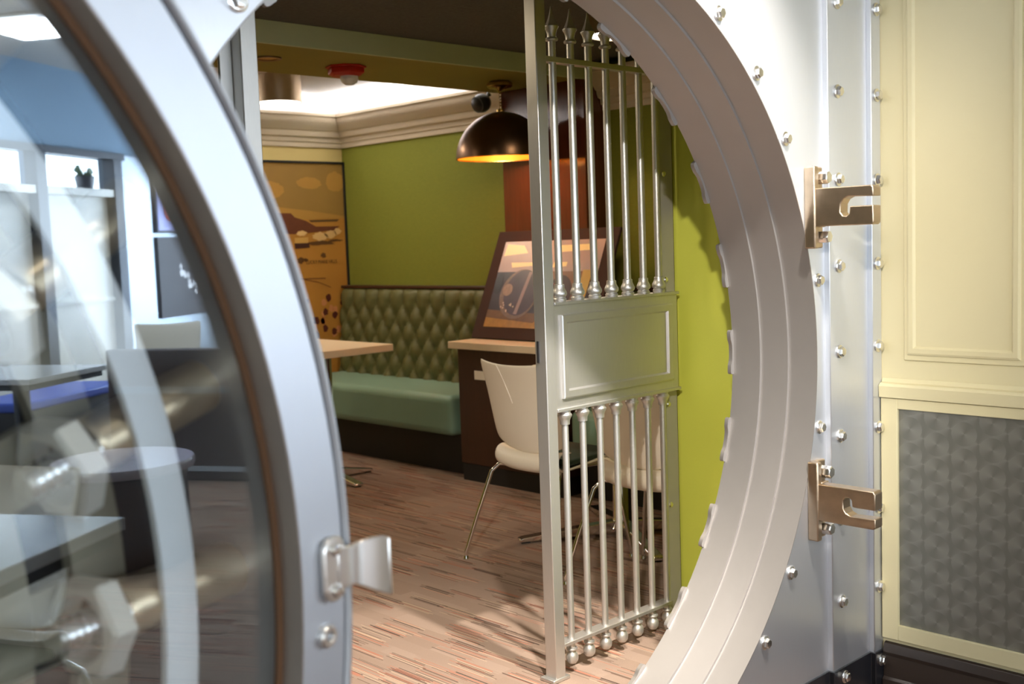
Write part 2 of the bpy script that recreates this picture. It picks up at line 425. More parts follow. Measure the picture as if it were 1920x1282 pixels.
# rivet-like hex bolts
def bolt_mesh(r=0.0185):
    mb = MB()
    mb.lathe([(r, 0), (r, 0.004), (r*0.86, 0.0055), (r*0.80, 0.006)], 24)
    mb.lathe([(r*0.74, 0.005), (r*0.74, 0.0125), (r*0.60, 0.0155), (0.0, 0.0165)], 6)
    me = mb.mesh('bolt', BOLTM, 28)
    return me
BOLT = bolt_mesh()
def add_bolt(x, y, z, par=wv, s=1.0):
    o = bpy.data.objects.new('bolt', BOLT); COL.objects.link(o); o.parent = par
    o.location = (x, y, z); o.rotation_euler = (PI/2, random.random()*1.0, 0); o.scale = (s, s, s)
for k in range(32):
    deg = 11.25*k
    if k in (0, 16, 2, 30): continue
    a = math.radians(deg); x, z = 1.030*math.cos(a), CZ+1.030*math.sin(a)
    if z < 0.15: continue
    add_bolt(x, 0.0, z)
for i in range(-4, 8):
    z = CZ+0.2355*i
    if z < 0.05: continue
    if z < 0.12:
        add_bolt(1.093, -0.022, 0.082); add_bolt(1.277, -0.037, 0.082)
    else:
        add_bolt(1.092, -0.016, z); add_bolt(1.279, -0.031, z)

# --- cream panelled wall on the right
X = 1.305
wr = struct(B(X, X+0.10, -1.2, 0.0, 0.0, ZC).build('wall_right', CREAM, angle=0), 'cream painted panelled wall')
YE = -1.2
# upper raised frame with a recessed field
def ring_frame(y0, y1, z0, z1, t, xo, xi):
    mb = MB()
    def bar(a0, a1, b0, b1): mb.box(xo, xi, a0, a1, b0, b1)
    bar(y0, y0+t, z0, z1); bar(y1-t, y1, z0, z1); bar(y0+t, y1-t, z0, z0+t); bar(y0+t, y1-t, z1-t, z1)
    return mb
def moulding(y0, y1, z0, z1, name):
    # bevelled picture-frame moulding, proud of wall_right
    prof = [(0.0, 0.0), (0.0, 0.010), (0.006, 0.013), (0.018, 0.013), (0.026, 0.004), (0.030, 0.0)]   # (inset, proud)
    mb = MB(); c = [(y0, z0, 1, 1), (y1, z0, -1, 1), (y1, z1, -1, -1), (y0, z1, 1, -1)]
    k = len(prof); vs = []; fs = []
    for (y, z, sy, sz) in c:
        for ins, pr in prof: vs.append((X-pr, y+sy*ins, z+sz*ins))
    for i in range(4):
        j = (i+1) % 4
        for q in range(k-1): fs.append((i*k+q, j*k+q, j*k+q+1, i*k+q+1))
    mb.add(vs, fs); return mb.build(name, CREAM, wr, angle=20)
moulding(-0.425, -0.112, 0.982, 2.45, 'panel_moulding')
moulding(-0.86, -0.55, 0.982, 2.45, 'panel_moulding')
B(X-0.006, X, -0.545, -0.100, 0.965, 2.47).build('panel_field', CREAM, wr, 0.004)
# chair rail
def ext_y(poly, y0, y1, name, m, parent, bevel=0.002):
    mb = MB(); mb.prism(poly, lambda u, v: (u, y0, v), lambda u, v: (u, y1, v)); return mb.build(name, m, parent, bevel, angle=25)
ext_y([(X, 0.855), (X-0.022, 0.857), (X-0.024, 0.890), (X-0.018, 0.897), (X-0.006, 0.900), (X, 0.912)], YE, -0.032, 'chair_rail', CREAM, wr, 0.001)
# lower frame and engine-turned metal panel
fy0, fy1 = -0.80, -0.034
for q in ((fy1-0.050, fy1, 0.145, 0.855), (fy0, fy0+0.05, 0.145, 0.855), (fy0+0.05, fy1-0.05, 0.825, 0.855), (fy0+0.05, fy1-0.05, 0.145, 0.19)):
    B(X-0.014, X, *q).build('panel_frame', CREAM, wr, 0.0015)
B(X-0.004, X, fy0+0.04, fy1-0.04, 0.18, 0.835).build('metal_panel', ENGINE, wr)['label'] = 'engine-turned grey metal panel'
ext_y([(X, 0.0), (X-0.022, 0.0), (X-0.022, 0.022), (X-0.014, 0.03), (X-0.012, 0.092), (X-0.018, 0.104), (X-0.014, 0.118), (X-0.010, 0.128), (X, 0.132)], YE, -0.038, 'baseboard', BASEDK, wr, 0.0008)['label'] = 'dark brown moulded baseboard'

# --- vault interior shell
struct(B(1.35, 1.40, 0.245, 0.78, 0, DC).build('wall_vestibule', LIME, angle=0), 'lime green side wall between the opening and the grille')
B(1.337, 1.35, 0.742, 0.78, 0, DC).build('corner_trim', WOODD, bpy.data.objects['wall_vestibule'], 0.002)
struct(B(1.35, 3.16, 0.78, 0.788, 0, DC).build('wall_near', OLIVE, angle=0), 'green wall beside the grille')
ws = struct(B(3.06, 3.16, 0.788, 5.07, 0, 2.5).build('wall_side', OLIVE, angle=0), 'green textured wall behind the banquettes')
wb = struct(B(-2.6, 3.16, 4.975, 5.07, 0, 2.5).build('wall_back', TANW, angle=0), 'tan end wall of the vault room')
struct(B(-2.7, -2.6, 0.2, 5.07, 0, 2.5).build('wall_left', OLIVE, angle=0), 'green left wall of the vault room')
struct(B(-2.7, 3.16, 0.245, 2.53, DC, DC+0.08).build('ceiling_vault', DARKC, angle=0), 'dark grey textured ceiling inside the vault')
struct(B(-2.7, 3.16, 3.21, 5.07, 2.36, 2.44).build('ceiling_coffer', COFFER, angle=0), 'bright white recessed ceiling over the banquette')
bm_ = struct(empty('trim_1'), 'green and olive ceiling beam')
B(-2.7, 3.06, 2.53, 3.21, 2.206, 2.44).build('beam_box', SOFFIT, bm_, 0.0, angle=0)
B(-2.7, 3.06, 2.515, 2.53, 2.200, DC).build('fascia', GREENB, bm_, 0.002, angle=0)['label'] = 'pale green beam fascia'
# crown mouldings
CP = [(0.0, 2.036), (0.012, 2.036), (0.016, 2.050), (0.016, 2.066), (0.026, 2.072), (0.030, 2.088), (0.030, 2.098), (0.050, 2.106), (0.060, 2.128), (0.062, 2.142), (0.072, 2.146), (0.086, 2.162), (0.112, 2.190), (0.122, 2.214), (0.126, 2.232), (0.138, 2.236), (0.140, 2.252), (0.0, 2.252)]
def crown_y(y0, y1, name, m0=0, m1=0):
    mb = MB(); mb.prism(CP, lambda u, v: (3.06-u, y0+m0*u, v), lambda u, v: (3.06-u, y1-m1*u, v)); return mb.build(name, CROWN, None, 0, angle=22)
struct(crown_y(3.17, 4.975, 'trim_2', 0, 1), 'cream crown moulding above the tufted banquette')
struct(crown_y(0.86, 2.515, 'trim_3'), 'cream crown moulding beyond the column')
mb = MB(); mb.prism(CP, lambda u, v: (-2.6, 4.975-u, v), lambda u, v: (3.06-u, 4.975-u, v)); struct(mb.build('trim_4', CROWN, None, 0, angle=22), 'cream crown moulding above the desert poster')
struct(B(-2.6, 3.06, 4.955, 4.975, 2.252, 2.36).build('trim_6', COFFER, angle=0), 'white cove strip above the poster wall crown')
struct(B(3.04, 3.06, 3.21, 4.955, 2.252, 2.36).build('trim_7', COFFER, angle=0), 'white cove strip above the banquette crown')
# lacquered column
cl = struct(B(2.90, 3.06, 2.52, 3.17, 0, 2.206).build('trim_5', WOODC, None, 0.003, angle=0), 'lacquered mahogany column')

# --- outer room shell (reflected in the door glass and the steel)
struct(B(-4.3, -4.2, -6.5, 0.0, 0, ZC).build('wall_outer_left', OUTW, angle=0), 'plain wall of the outer room')
wx = struct(empty('wall_outer_right'), 'unseen end wall with windows added to light the dining corner')
B(7.9, 8.0, -6.5, 0.0, 0, 0.45).build('sill_wall', OUTW, wx, angle=0); B(7.9, 8.0, -6.5, 0.0, 2.35, ZC).build('header_wall', OUTW, wx, angle=0)
B(7.9, 8.0, -6.5, -4.6, 0.45, 2.35).build('pier', OUTW, wx, angle=0); B(7.9, 8.0, -0.6, 0.0, 0.45, 2.35).build('pier', OUTW, wx, angle=0)
for i in range(5): B(7.88, 7.98, -4.6+i-0.03, -4.6+i+0.03, 0.45, 2.35).build('mullion', BLACKF, wx)
for i in range(4): B(7.95, 7.96, -4.57+i, -3.63+i, 0.45, 2.35).build('window_pane', SKYP, wx)  # added glowing panes, extra light for the dining corner
struct(B(1.405, 8.0, -0.1, 0.0, 0, ZC).build('wall_dining', OUTW, angle=0), 'plain wall of the dining corner')
wo = struct(empty('wall_outer_back'), 'wall with shop windows behind the camera')
B(-4.2, 3.3, -6.5, -6.42, 0, 0.5).build('sill_wall', OUTW, wo, angle=0); B(-4.2, 3.3, -6.5, -6.42, 2.42, ZC).build('header_wall', BLUEW, wo, angle=0)
for i in range(6): B(-4.2+1.5*i-0.04, -4.2+1.5*i+0.04, -6.5, -6.40, 0.5, 2.42).build('mullion', BLACKF, wo)
for i in range(5): B(-4.16+1.5*i, -2.74+1.5*i, -6.46, -6.45, 0.5, 2.42).build('window_pane', SKYP, wo)

# ================================================================== VAULT DOOR
DAZ = -2.857
DC0 = Vector((-1.832, -0.736, CZ-0.054))
av = Vector((-math.cos(DAZ), -math.sin(DAZ), 0))      # towards the hinge edge
nv = Vector((-math.sin(DAZ), math.cos(DAZ), 0))       # out of the visible face
# local frame of the door: x along av, y up, z out of the face
MD = Matrix(((av.x, 0, nv.x, DC0.x), (av.y, 0, nv.y, DC0.y), (0, 1, 0, DC0.z), (0, 0, 0, 1)))
vd = empty('vault_door', (DC0.x, DC0.y, 0)); tag(vd, 'open round vault door with steel rim and glass over its boltwork', 'vault door')
def dpart(mb, name, m, parent=vd, bevel=0.0, angle=30):
    mb.v = [tuple(MD @ Vector(p) - Vector((DC0.x, DC0.y, 0))) for p in mb.v]
    return mb.build(name, m, parent, bevel, angle)
def dring(r0, r1, d0, d1, name, m, parent=vd, n=192, ang=25):
    return dpart(MB().annulus([(r0, d0), (r0, d1), (r1, d1), (r1, d0)], n), name, m, parent, 0, ang)
dring(0.8905, 0.9665, -0.20, 0.0, 'rim_face', DOORST)
dring(0.9665, 0.9745, -0.20, -0.008, 'groove', DARK)
dpart(MB().annulus([(0.9745, -0.20), (0.9745, -0.004), (0.978, 0.001), (0.983, 0.0), (0.986, -0.006), (0.986, -0.20)], 192), 'outer_flange', DOORST)
dring(0.8885, 0.8905, -0.032, -0.0005, 'inner_bezel', BEZEL)
dring(0.880, 0.8888, -0.036, -0.030, 'gasket', GASKET)
g_ = dpart(MB().lathe([(0.882, -0.038), (0.882, -0.034)], 128), 'glass_pane', GLASS, angle=30); g_['label'] = 'reflective clear glass disc'
dpart(MB().lathe([(0.9665, -0.21), (0.9665, -0.196)], 96), 'back_plate', DARK)
dring(0.753, 0.800, -0.088, -0.080, 'carrier_ring', CARRIER)
# carrier plate with slots
def carrier_plate():
    n = 24; mb = MB()
    d0, d1 = -0.165, -0.150
    def quadring(r0, r1, a0, a1, m):
        vs = []; fs = []
        for i in range(m+1):
            a = a0+(a1-a0)*i/m
            for r in (r0, r1):
                for d in (d0, d1): vs.append((r*math.cos(a), r*math.sin(a), d))
        for i in range(m):
            b = 4*i
            fs += [(b+1, b+5, b+7, b+3), (b, b+2, b+6, b+4), (b+2, b+3, b+7, b+6), (b, b+4, b+5, b+1)]
        fs += [(0, 1, 3, 2), (4*m, 4*m+2, 4*m+3, 4*m+1)]
        mb.add(vs, fs)
    quadring(0.15, 0.636, 0, 2*PI, 96); quadring(0.692, 0.762, 0, 2*PI, 144)
    for k in range(n):
        a = 2*PI*k/n; quadring(0.636, 0.692, a-math.radians(3.4), a+math.radians(3.4), 4)
    return mb
dpart(carrier_plate(), 'carrier_plate', CARRIERP)
# radial locking rods, hex links and threaded studs every 15 degrees
Mr = Matrix(((0, 0, 1, 0), (1, 0, 0, 0), (0, 1, 0, 0), (0, 0, 0, 1)))   # lathe axis z -> radial x
proto = {}
def rodmb(): return MB().lathe([(0.030, 0.715), (0.033, 0.72), (0.033, 0.92), (0.030, 0.925)], 24, Mr)
def linkmb():
    prof = [(0.037, 0.657), (0.037, 0.690), (0.047, 0.690), (0.0515, 0.686), (0.0515, 0.661), (0.047, 0.657)]
    mb = MB()
    k = len(prof); n = 6; vs = []; fs = []
    # hexagonal outside, round-ish inside: build with 24 segments, outer radius modulated
    n = 24
    for i in range(n):
        a = 2*PI*i/n; hexr = 1.0/math.cos(((a+PI/6) % (PI/3))-PI/6)
        for r, d in prof:
            rr = r*(hexr*0.95 if r > 0.04 else 1.0)
            vs.append(Mr @ Vector((rr*math.cos(a), rr*math.sin(a), d)))
    for i in range(n):
        i2 = (i+1) % n
        for j in range(k): fs.append((i*k+j, i2*k+j, i2*k+(j+1) % k, i*k+(j+1) % k))
    return mb.add(vs, fs)
def studmb():
    pr = [(0.0, 0.622), (0.016, 0.624)]
    for i in range(9): z = 0.628+0.010*i; pr += [(0.0195, z), (0.0165, z+0.005)]
    pr += [(0.018, 0.72)]
    return MB().lathe(pr, 18, Mr)
def at_angle(mb, deg, dz):
    a = math.radians(deg); c, s_ = math.cos(a), math.sin(a)
    mb.v = [(p[0]*c-p[1]*s_, p[0]*s_+p[1]*c, p[2]+dz) for p in mb.v]
    return mb
for k in range(-11, 13):
    deg = 15*k
    rd = dpart(at_angle(rodmb(), deg, -0.118), 'locking_rod', BRASS)
    dpart(at_angle(linkmb(), deg, -0.105), 'hex_link', LINKM, rd)
    dpart(at_angle(studmb(), deg, -0.105), 'threaded_stud', BOLTM, rd)
# catch plate with two screws on the rim, and a socket nut below
def rrect(x0, x1, y0, y1, r, n=6):
    pts = []
    for cx, cy, a0 in ((x1-r, y0+r, -PI/2), (x1-r, y1-r, 0), (x0+r, y1-r, PI/2), (x0+r, y0+r, PI)):
        for i in range(n+1):
            a = a0+PI/2*i/n; pts.append((cx+r*math.cos(a), cy+r*math.sin(a)))
    return pts
mb = MB(); mb.prism(rrect(0.921, 0.962, -0.041, 0.040, 0.018), lambda u, v: (u, v, 0.0), lambda u, v: (u, v, 0.009))
ct = dpart(mb, 'catch', CHROME if False else mat('satin_nickel', (0.74, 0.72, 0.69), 0.3, 1.0, 0.04), bevel=0.003)
NICK = MATS['satin_nickel']
def lip():
    # curved tongue: stations along x with out-of-face height and half height
    st = [(0.945, 0.007, 0.026), (0.960, 0.009, 0.026), (0.972, 0.006, 0.025), (0.984, 0.004, 0.026), (0.996, 0.009, 0.030), (1.006, 0.017, 0.034), (1.014, 0.027, 0.037), (1.018, 0.036, 0.037)]
    mb = MB(); vs = []; fs = []; th = 0.007; c = -0.014
    for i, (x, d, h) in enumerate(st):
        j0, j1 = max(i-1, 0), min(i+1, len(st)-1)
        t = Vector((st[j1][0]-st[j0][0], st[j1][1]-st[j0][1])).normalized(); nx, nd = -t.y, t.x
        yc = c*(i/(len(st)-1))
        for hh in (h, -h):
            for sgn in (0.5, -0.5): vs.append((x+nx*th*sgn, yc+hh, d+nd*th*sgn))
    for i in range(len(st)-1):
        b = 4*i
        fs += [(b, b+4, b+6, b+2), (b+1, b+3, b+7, b+5), (b, b+1, b+5, b+4), (b+2, b+6, b+7, b+3)]
    fs += [(0, 2, 3, 1), (4*len(st)-4, 4*len(st)-3, 4*len(st)-1, 4*len(st)-2)]
    return mb.add(vs, fs)
dpart(lip(), 'tongue', NICK, ct, 0.002, 40)
for yy in (0.024, -0.027): dpart(MB().lathe([(0.0085, 0.008), (0.0085, 0.011), (0.006, 0.0145), (0.0, 0.0155)], 20, Matrix.Translation((0.941, yy, 0))), 'screw', BOLTM, ct)
dpart(MB().annulus([(0.006, 0.0), (0.006, 0.007), (0.0075, 0.009), (0.012, 0.009), (0.0145, 0.006), (0.0145, 0.0)], 28, M=Matrix.Translation((0.926, -0.080, 0))), 'socket_nut', NICK)
# hinge blocks between door and wall
for zz in (0.50, 1.45):
    mb = MB(); mb.box(0.78, 0.93, zz-DC0.z-0.09, zz-DC0.z+0.09, -0.36, -0.196); dpart(mb, 'hinge_block', DOORST, vd, 0.006)
B(-1.20-DC0.x, -1.02-DC0.x, -0.30-DC0.y, -0.0-DC0.y, 0.35, 1.60).build('hinge_post', DOORST, vd, 0.006)

# ================================================================== BOLT BRACKETS ON THE STEEL WALL
def bracket(sign, label):
    t = empty('bolt_bracket', (0.945, 0.0, CZ+sign*0.395)); tag(t, label, 'bracket')
    s = sign
    # base plate: outline in (x, z), recessed at both ends where the bolts sit
    mb = MB()
    mb.box(0.0, 0.022, -0.032, 0.0, -0.108, 0.108); mb.box(0.022, 0.072, -0.014, 0.0, -0.108, 0.108)
    mb.box(0.022, 0.060, -0.032, -0.014, -0.052, 0.052)
    mb.build('base_plate', BRONZE, t, 0.004)
    # arm: profile in (y, z) with an L-shaped slot open at the free end
    sl = -s
    o0, o1 = -0.03, -0.195
    zt, zb = 0.050, -0.050
    hi = [(o0, zt), (o1+0.006, zt), (o1, zt-0.005), (o1, 0.022), (-0.125, 0.024), (-0.112, 0.018), (-0.104, 0.006), (-0.103, -0.016), (-0.110, -0.025), (-0.120, -0.026), (-0.128, -0.020), (-0.130, -0.002), (-0.136, -0.001), (o1, -0.001), (o1, zb+0.005), (o1+0.006, zb), (o0, zb)]
    poly = [(y, z*s) for y, z in hi]
    mb = MB(); mb.prism(poly, lambda u, v: (0.004, u, v), lambda u, v: (0.044, u, v))
    mb.build('arm', BRONZE, t, 0.0025, angle=25)
    # worn bright end faces
    for zz in (0.078, -0.078):
        me = MB().lathe([(0.0175, -0.005), (0.0175, 0.032), (0.0155, 0.036), (0.0, 0.0375)], 6, Matrix.Translation((0.044, -0.014, zz)) @ Matrix.Rotation(PI/2, 4, 'X') @ Matrix.Rotation(0.4 if zz > 0 else 0.1, 4, 'Z'))
        me.build('hex_bolt', BOLTM, t, 0.0015)
    return t
bracket(1, 'upper bronze bolt bracket with slot hooking down on the steel wall')
bracket(-1, 'lower bronze bolt bracket with slot hooking up on the steel wall')

# ================================================================== DAY GATE
YG = 0.70
gt = empty('gate_leaf', (0.99, YG+0.02, 0)); tag(gt, 'steel grille leaf with spear-topped bars and a framed middle panel', 'gate')
def gp(mb, name, m=GATEST, bevel=0.0, angle=30, parent=gt):
    mb.v = [(p[0]-0.99, p[1]-YG-0.02, p[2]) for p in mb.v]
    return mb.build(name, m, parent, bevel, angle)
st_ = gp(B(0.668, 0.710, YG, YG+0.045, 0.0, DC), 'stile', bevel=0.0025)
gp(B(0.664, 0.6685, YG+0.026, YG+0.034, 0.978, 1.042), 'lock_slot', DARK, parent=st_)
gp(B(0.652, 0.726, YG-0.004, YG+0.055, 0.0, 0.012), 'floor_shoe', bevel=0.003)
sp_ = gp(B(1.246, 1.332, YG+0.030, YG+0.040, 0.0, DC), 'hinge_strip', STRIPM, bevel=0.0015)
for z in (1.545, 1.195, 0.775, 0.43):
    gp(MB().lathe([(0.010, 0), (0.010, 0.002), (0.0065, 0.0055), (0, 0.0062)], 20, Matrix.Translation((1.284, YG+0.030, z)) @ Matrix.Rotation(PI/2, 4, 'X')), 'screw', BOLTM, parent=sp_)
gp(B(0.710, 1.246, YG+0.004, YG+0.034, 1.860, 1.876), 'top_rail', bevel=0.001)
gp(B(0.710, 1.246, YG, YG+0.042, 0.100, 0.111), 'bottom_rail', bevel=0.001)
# panel box with ledges
pn = gp(B(0.7105, 1.308, YG+0.004, YG+0.044, 0.832, 1.148), 'centre_panel', bevel=0.001)
gp(B(0.7105, 1.312, YG-0.003, YG+0.050, 1.146, 1.155), 'ledge', bevel=0.0012, parent=pn)
gp(B(0.7105, 1.314, YG-0.003, YG+0.050, 0.824, 0.834), 'ledge', bevel=0.0012, parent=pn)
def mitre_frame():
    x0, x1, z0, z1 = 0.737, 1.274, 0.863, 1.116; y = YG+0.004
    prof = [(0.0, 0.0), (0.0, 0.009), (0.004, 0.0105), (0.022, 0.0085), (0.0265, 0.002), (0.0275, 0.0)]
    mb = MB(); k = len(prof); vs = []; fs = []
    for (x, z, sx, sz) in ((x0, z0, 1, 1), (x1, z0, -1, 1), (x1, z1, -1, -1), (x0, z1, 1, -1)):
        for ins, pr in prof: vs.append((x+sx*ins, y-pr, z+sz*ins))
    for i in range(4):
        j = (i+1) % 4
        for q in range(k-1): fs.append((i*k+q, j*k+q, j*k+q+1, i*k+q+1))
    return mb.add(vs, fs)
gp(mitre_frame(), 'panel_moulding', parent=pn, angle=12)
def bar_upper(x):
    yb = YG+0.019; T = Matrix.Translation((x, yb, 0))
    b = gp(MB().lathe([(0.0115, 1.195), (0.0115, 1.932)], 20, T), 'bar')
    gp(MB().lathe([(0.0185, 1.154), (0.020, 1.157), (0.0205, 1.163), (0.018, 1.166), (0.0165, 1.168), (0.021, 1.172), (0.0228, 1.177), (0.0222, 1.183), (0.0185, 1.190), (0.0158, 1.196), (0.0152, 1.206), (0.0115, 1.207)], 24, T), 'vase_base', parent=b)
    gp(MB().lathe([(0.0115, 1.922), (0.018, 1.924), (0.0195, 1.928), (0.018, 1.932), (0.0135, 1.934), (0.0135, 1.944), (0.0165, 1.954), (0.0215, 1.963), (0.0215, 1.966), (0.012, 1.967)], 24, T), 'finial_collar', parent=b)
    gp(MB().lathe([(0.0215*1.05, 1.9665), (0.0165, 1.976), (0.0100, 1.990), (0.0050, 2.006), (0.0012, 2.024)], 4, T @ Matrix.Rotation(0.35, 4, 'Z')), 'spear_point', parent=b)
def bar_lower(x):
    yb = YG+0.019; T = Matrix.Translation((x, yb, 0))
    b = gp(MB().lathe([(0.0105, 0.068), (0.0105, 0.790)], 20, T), 'bar')
    gp(MB().lathe([(0.0105, 0.780), (0.0148, 0.781), (0.0155, 0.793), (0.0185, 0.800), (0.0222, 0.806), (0.0225, 0.811), (0.0190, 0.816), (0.0175, 0.818), (0.0195, 0.821), (0.0195, 0.826)], 24, T), 'capital', parent=b)
    gp(MB().lathe([(0.0105, 0.084), (0.0165, 0.083), (0.0178, 0.079), (0.0165, 0.075), (0.0120, 0.073), (0.0125, 0.070), (0.0175, 0.063), (0.0200, 0.052), (0.0185, 0.042), (0.0125, 0.034), (0.0, 0.031)], 24, T), 'ball_finial', parent=b)
for i in range(7):
    x = 0.7545+0.0797*i
    bar_upper(x); bar_lower(x+0.006)
# post on the other side of the doorway
gq = empty('gate_post', (-0.28, YG+0.02, 0)); tag(gq, 'plain square steel post across the doorway from the grille leaf', 'post')
mbp = B(-0.022, 0.022, -0.02, 0.035, 0.0, DC); mbp.build('post_tube', GATEST, gq, 0.0025)
B(-0.04, 0.04, -0.032, 0.045, 0.0, 0.012).build('floor_shoe', GATEST, gq, 0.003)
B(-0.055, -0.0225, 0.02, 0.03, 0.0, DC).build('stop_strip', GATEST, gq, 0.002)

# ================================================================== BANQUETTES
def banquette(y0, y1, label, group):
    yc = (y0+y1)/2; t = empty('banquette', (2.75, yc, 0)); tag(t, label, 'banquette', group)
    def p(mb, name, m, bevel=0.0, angle=35, segs=2):
        mb.v = [(q[0]-2.75, q[1]-yc, q[2]) for q in mb.v]; return mb.build(name, m, t, bevel, angle, segs=segs)
    p(B(2.56, 3.0, y0+0.01, y1-0.01, 0.0, 0.235), 'plinth', BLACKP)
    p(B(2.465, 2.985, y0, y1, 0.232, 0.468), 'seat', SOFAS, 0.045, 40, 5)
    # tufted back: relief over a lattice of buttons
    du, dv = 0.070, 0.104; zt = 0.962; L_ = y1-y0
    nu = max(40, int(L_/0.0145)); nvv = 44; z0_, z1_ = 0.44, 1.052
    vs = []; fs = []
    def surf(u, z):
        s_ = ((u/du)+(z-zt)/dv)/2; q = ((u/du)-(z-zt)/dv)/2
        h = (abs(math.sin(PI*s_))*abs(math.sin(PI*q)))**0.42
        edge = min(1.0, (u)/0.03, (L_-u)/0.03); edge = max(edge, 0)**0.5
        if z > zt:
            hb = abs(math.sin(PI*u/(2*du)))**0.5; w_ = min(1, (z-zt)/0.02); h = h*(1-w_)+hb*w_
            top = max(0, 1-((z-zt)/(z1_-zt))**4); h *= top**0.6
        return 0.045*h*(0.35+0.65*edge)+0.008*edge
    for j in range(nvv+1):
        z = z0_+(z1_-z0_)*j/nvv; bx = 2.945+0.055*(j/nvv)
        for i in range(nu+1):
            u = L_*i/nu; vs.append((bx-surf(u, z), y1-u, z))
    for j in range(nvv):
        for i in range(nu):
            a = j*(nu+1)+i; fs.append((a, a+1, a+nu+2, a+nu+1))
    # close the sides and the rear
    n0 = len(vs)
    for j in range(nvv+1):
        z = z0_+(z1_-z0_)*j/nvv; vs.append((3.055, y1, z)); vs.append((3.055, y0, z))
    for j in range(nvv):
        a = j*(nu+1); fs.append((a, a+nu+1, n0+2*(j+1), n0+2*j))
        a = j*(nu+1)+nu; fs.append((a, n0+2*j+1, n0+2*j+3, a+nu+1))
        fs.append((n0+2*j, n0+2*j+2, n0+2*j+3, n0+2*j+1))
    top = [nvv*(nu+1)+i for i in range(nu+1)]+[n0+2*nvv+1, n0+2*nvv]; fs.append(tuple(top))
    back = p(MB().add(vs, fs), 'tufted_back', SOFAB, 0, 60)
    p(B(2.975, 3.058, y0, y1, 1.052, 1.070), 'top_rail', WOODD, 0.003)
    bt = MB().lathe([(0.010, 0), (0.0095, 0.004), (0.006, 0.007), (0, 0.008)], 12).mesh('button', BUTTON, 40)
    for r in range(5):
        z = zt-r*dv
        if z < 0.5: continue
        k = 0
        while True:
            u = du*((r % 2)+2*k); k += 1
            if u > L_-0.02: break
            if u < 0.03: continue
            o = bpy.data.objects.new('button', bt); COL.objects.link(o); o.parent = back
            o.location = (2.945+0.055*(z-z0_)/(z1_-z0_)-0.006-2.75, y1-u-yc, z); o.rotation_euler = (0, -PI/2, 0)
    return t
banquette(3.215, 4.945, 'sage green tufted banquette under the crown moulding beside the desert poster', 'tufted wall banquettes')
banquette(0.95, 2.30, 'sage green banquette behind the grille and the white chairs', 'tufted wall banquettes')

# ================================================================== COUNTER AND PHOTO BOARD
cn = empty('counter', (2.68, 2.76, 0)); tag(cn, 'dark wood counter with cream laminate top under the vault photograph', 'counter')
def cp(mb, name, m, bevel=0.0):
    mb.v = [(q[0]-2.68, q[1]-2.76, q[2]) for q in mb.v]; return mb.build(name, m, cn, bevel)
cp(B(2.456, 2.895, 2.34, 3.13, 0.10, 0.748), 'body', WOODD, 0.002)
cp(B(2.462, 2.895, 2.35, 3.125, 0.0, 0.10), 'toe_kick', BLACKP)
cp(B(2.44, 2.897, 2.32, 3.195, 0.748, 0.788), 'worktop', LAMIN, 0.003)
cp(B(2.4535, 2.456, 2.88, 2.995, 0.582, 0.632), 'cover_plate', WHITEP, 0.001)
# leaning board
bd = empty('photo_board', (2.62, 2.73, 0.7965)); tag(bd, 'brown mounted photograph of a round vault door leaning on the column', 'picture')
BA = math.atan2(0.262, 0.605)
bd.rotation_euler = (0, BA, 0)
# local: z up along board, y across, x = thickness; front face at x=0 facing -x
BH = 0.655; BW = 0.465
B(0.0, 0.018, -BW, BW, 0.0, BH).build('mount', BOARD, bd, 0.002)
PH0, PH1 = 0.068, 0.588; PW = 0.385
def flat(poly, name, m, off, parent=bd):
    # poly of (u across 0..1 from picture left, v up 0..1)
    mb = MB(); mb.add([(-off, PW-2*PW*u, PH0+(PH1-PH0)*v) for u, v in poly], [tuple(range(len(poly)))])
    return mb.build(name, m, parent, angle=0, flip=False)
ph = B(-0.0012, 0.0, -PW, PW, PH0, PH1).build('photograph', paint('photo_dark', 46, 36, 44, 0.3, 0.4, 6), bd)
def fl(poly, name, m, lvl): return flat(poly, name, m, 0.0012+0.0004*lvl, ph)
fl([(0, .64), (1, .64), (1, 1), (0, 1)], 'print_ceiling', paint('photo_ceiling', 176, 160, 160, 0.3), 1)
fl([(0, .0), (1, .0), (1, .13), (.6, .16), (0, .20)], 'print_floor', paint('photo_floor', 164, 122, 44, 0.3, 0.35, 30), 1)
fl([(.0, .11), (.5, .06), (.6, .16), (.0, .20)], 'print_floor', paint('photo_floor_dark', 110, 78, 40, 0.3, 0.35, 30), 2)
for q in ([(.02, .83), (.27, .86), (.21, .95), (.03, .97)], [(.14, .69), (.36, .71), (.37, .75), (.12, .75)], [(.56, .86), (.88, .88), (.90, .95), (.55, .94)], [(.55, .69), (.69, .70), (.69, .75), (.56, .75)]):
    fl(q, 'print_light', paint('photo_light', 250, 236, 176, 0.3, 0.03), 2)
fl([(.50, .16), (.86, .16), (.86, .645), (.50, .645)], 'print_wall', paint('photo_wall', 128, 92, 66, 0.3, 0.2), 2)
fl([(.86, .14), (.93, .14), (.95, .66), (.86, .66)], 'print_doorway', paint('photo_doorway', 196, 168, 84, 0.3), 3)
def ell(cx, cy, rx, ry, n=40): return [(cx+rx*math.cos(2*PI*i/n), cy+ry*math.sin(2*PI*i/n)) for i in range(n)]
fl(ell(.285, .385, .195, .285), 'print_door_rim', paint('photo_rim', 120, 98, 84, 0.3, 0.4, 40), 4)
fl(ell(.30, .40, .168, .262), 'print_door_disc', paint('photo_disc', 66, 52, 64, 0.3, 0.5, 12), 5)
fl([(.34, .64), (.37, .635), (.315, .15), (.28, .155)], 'print_spoke', paint('photo_spoke', 150, 130, 132, 0.3, 0.15), 6)
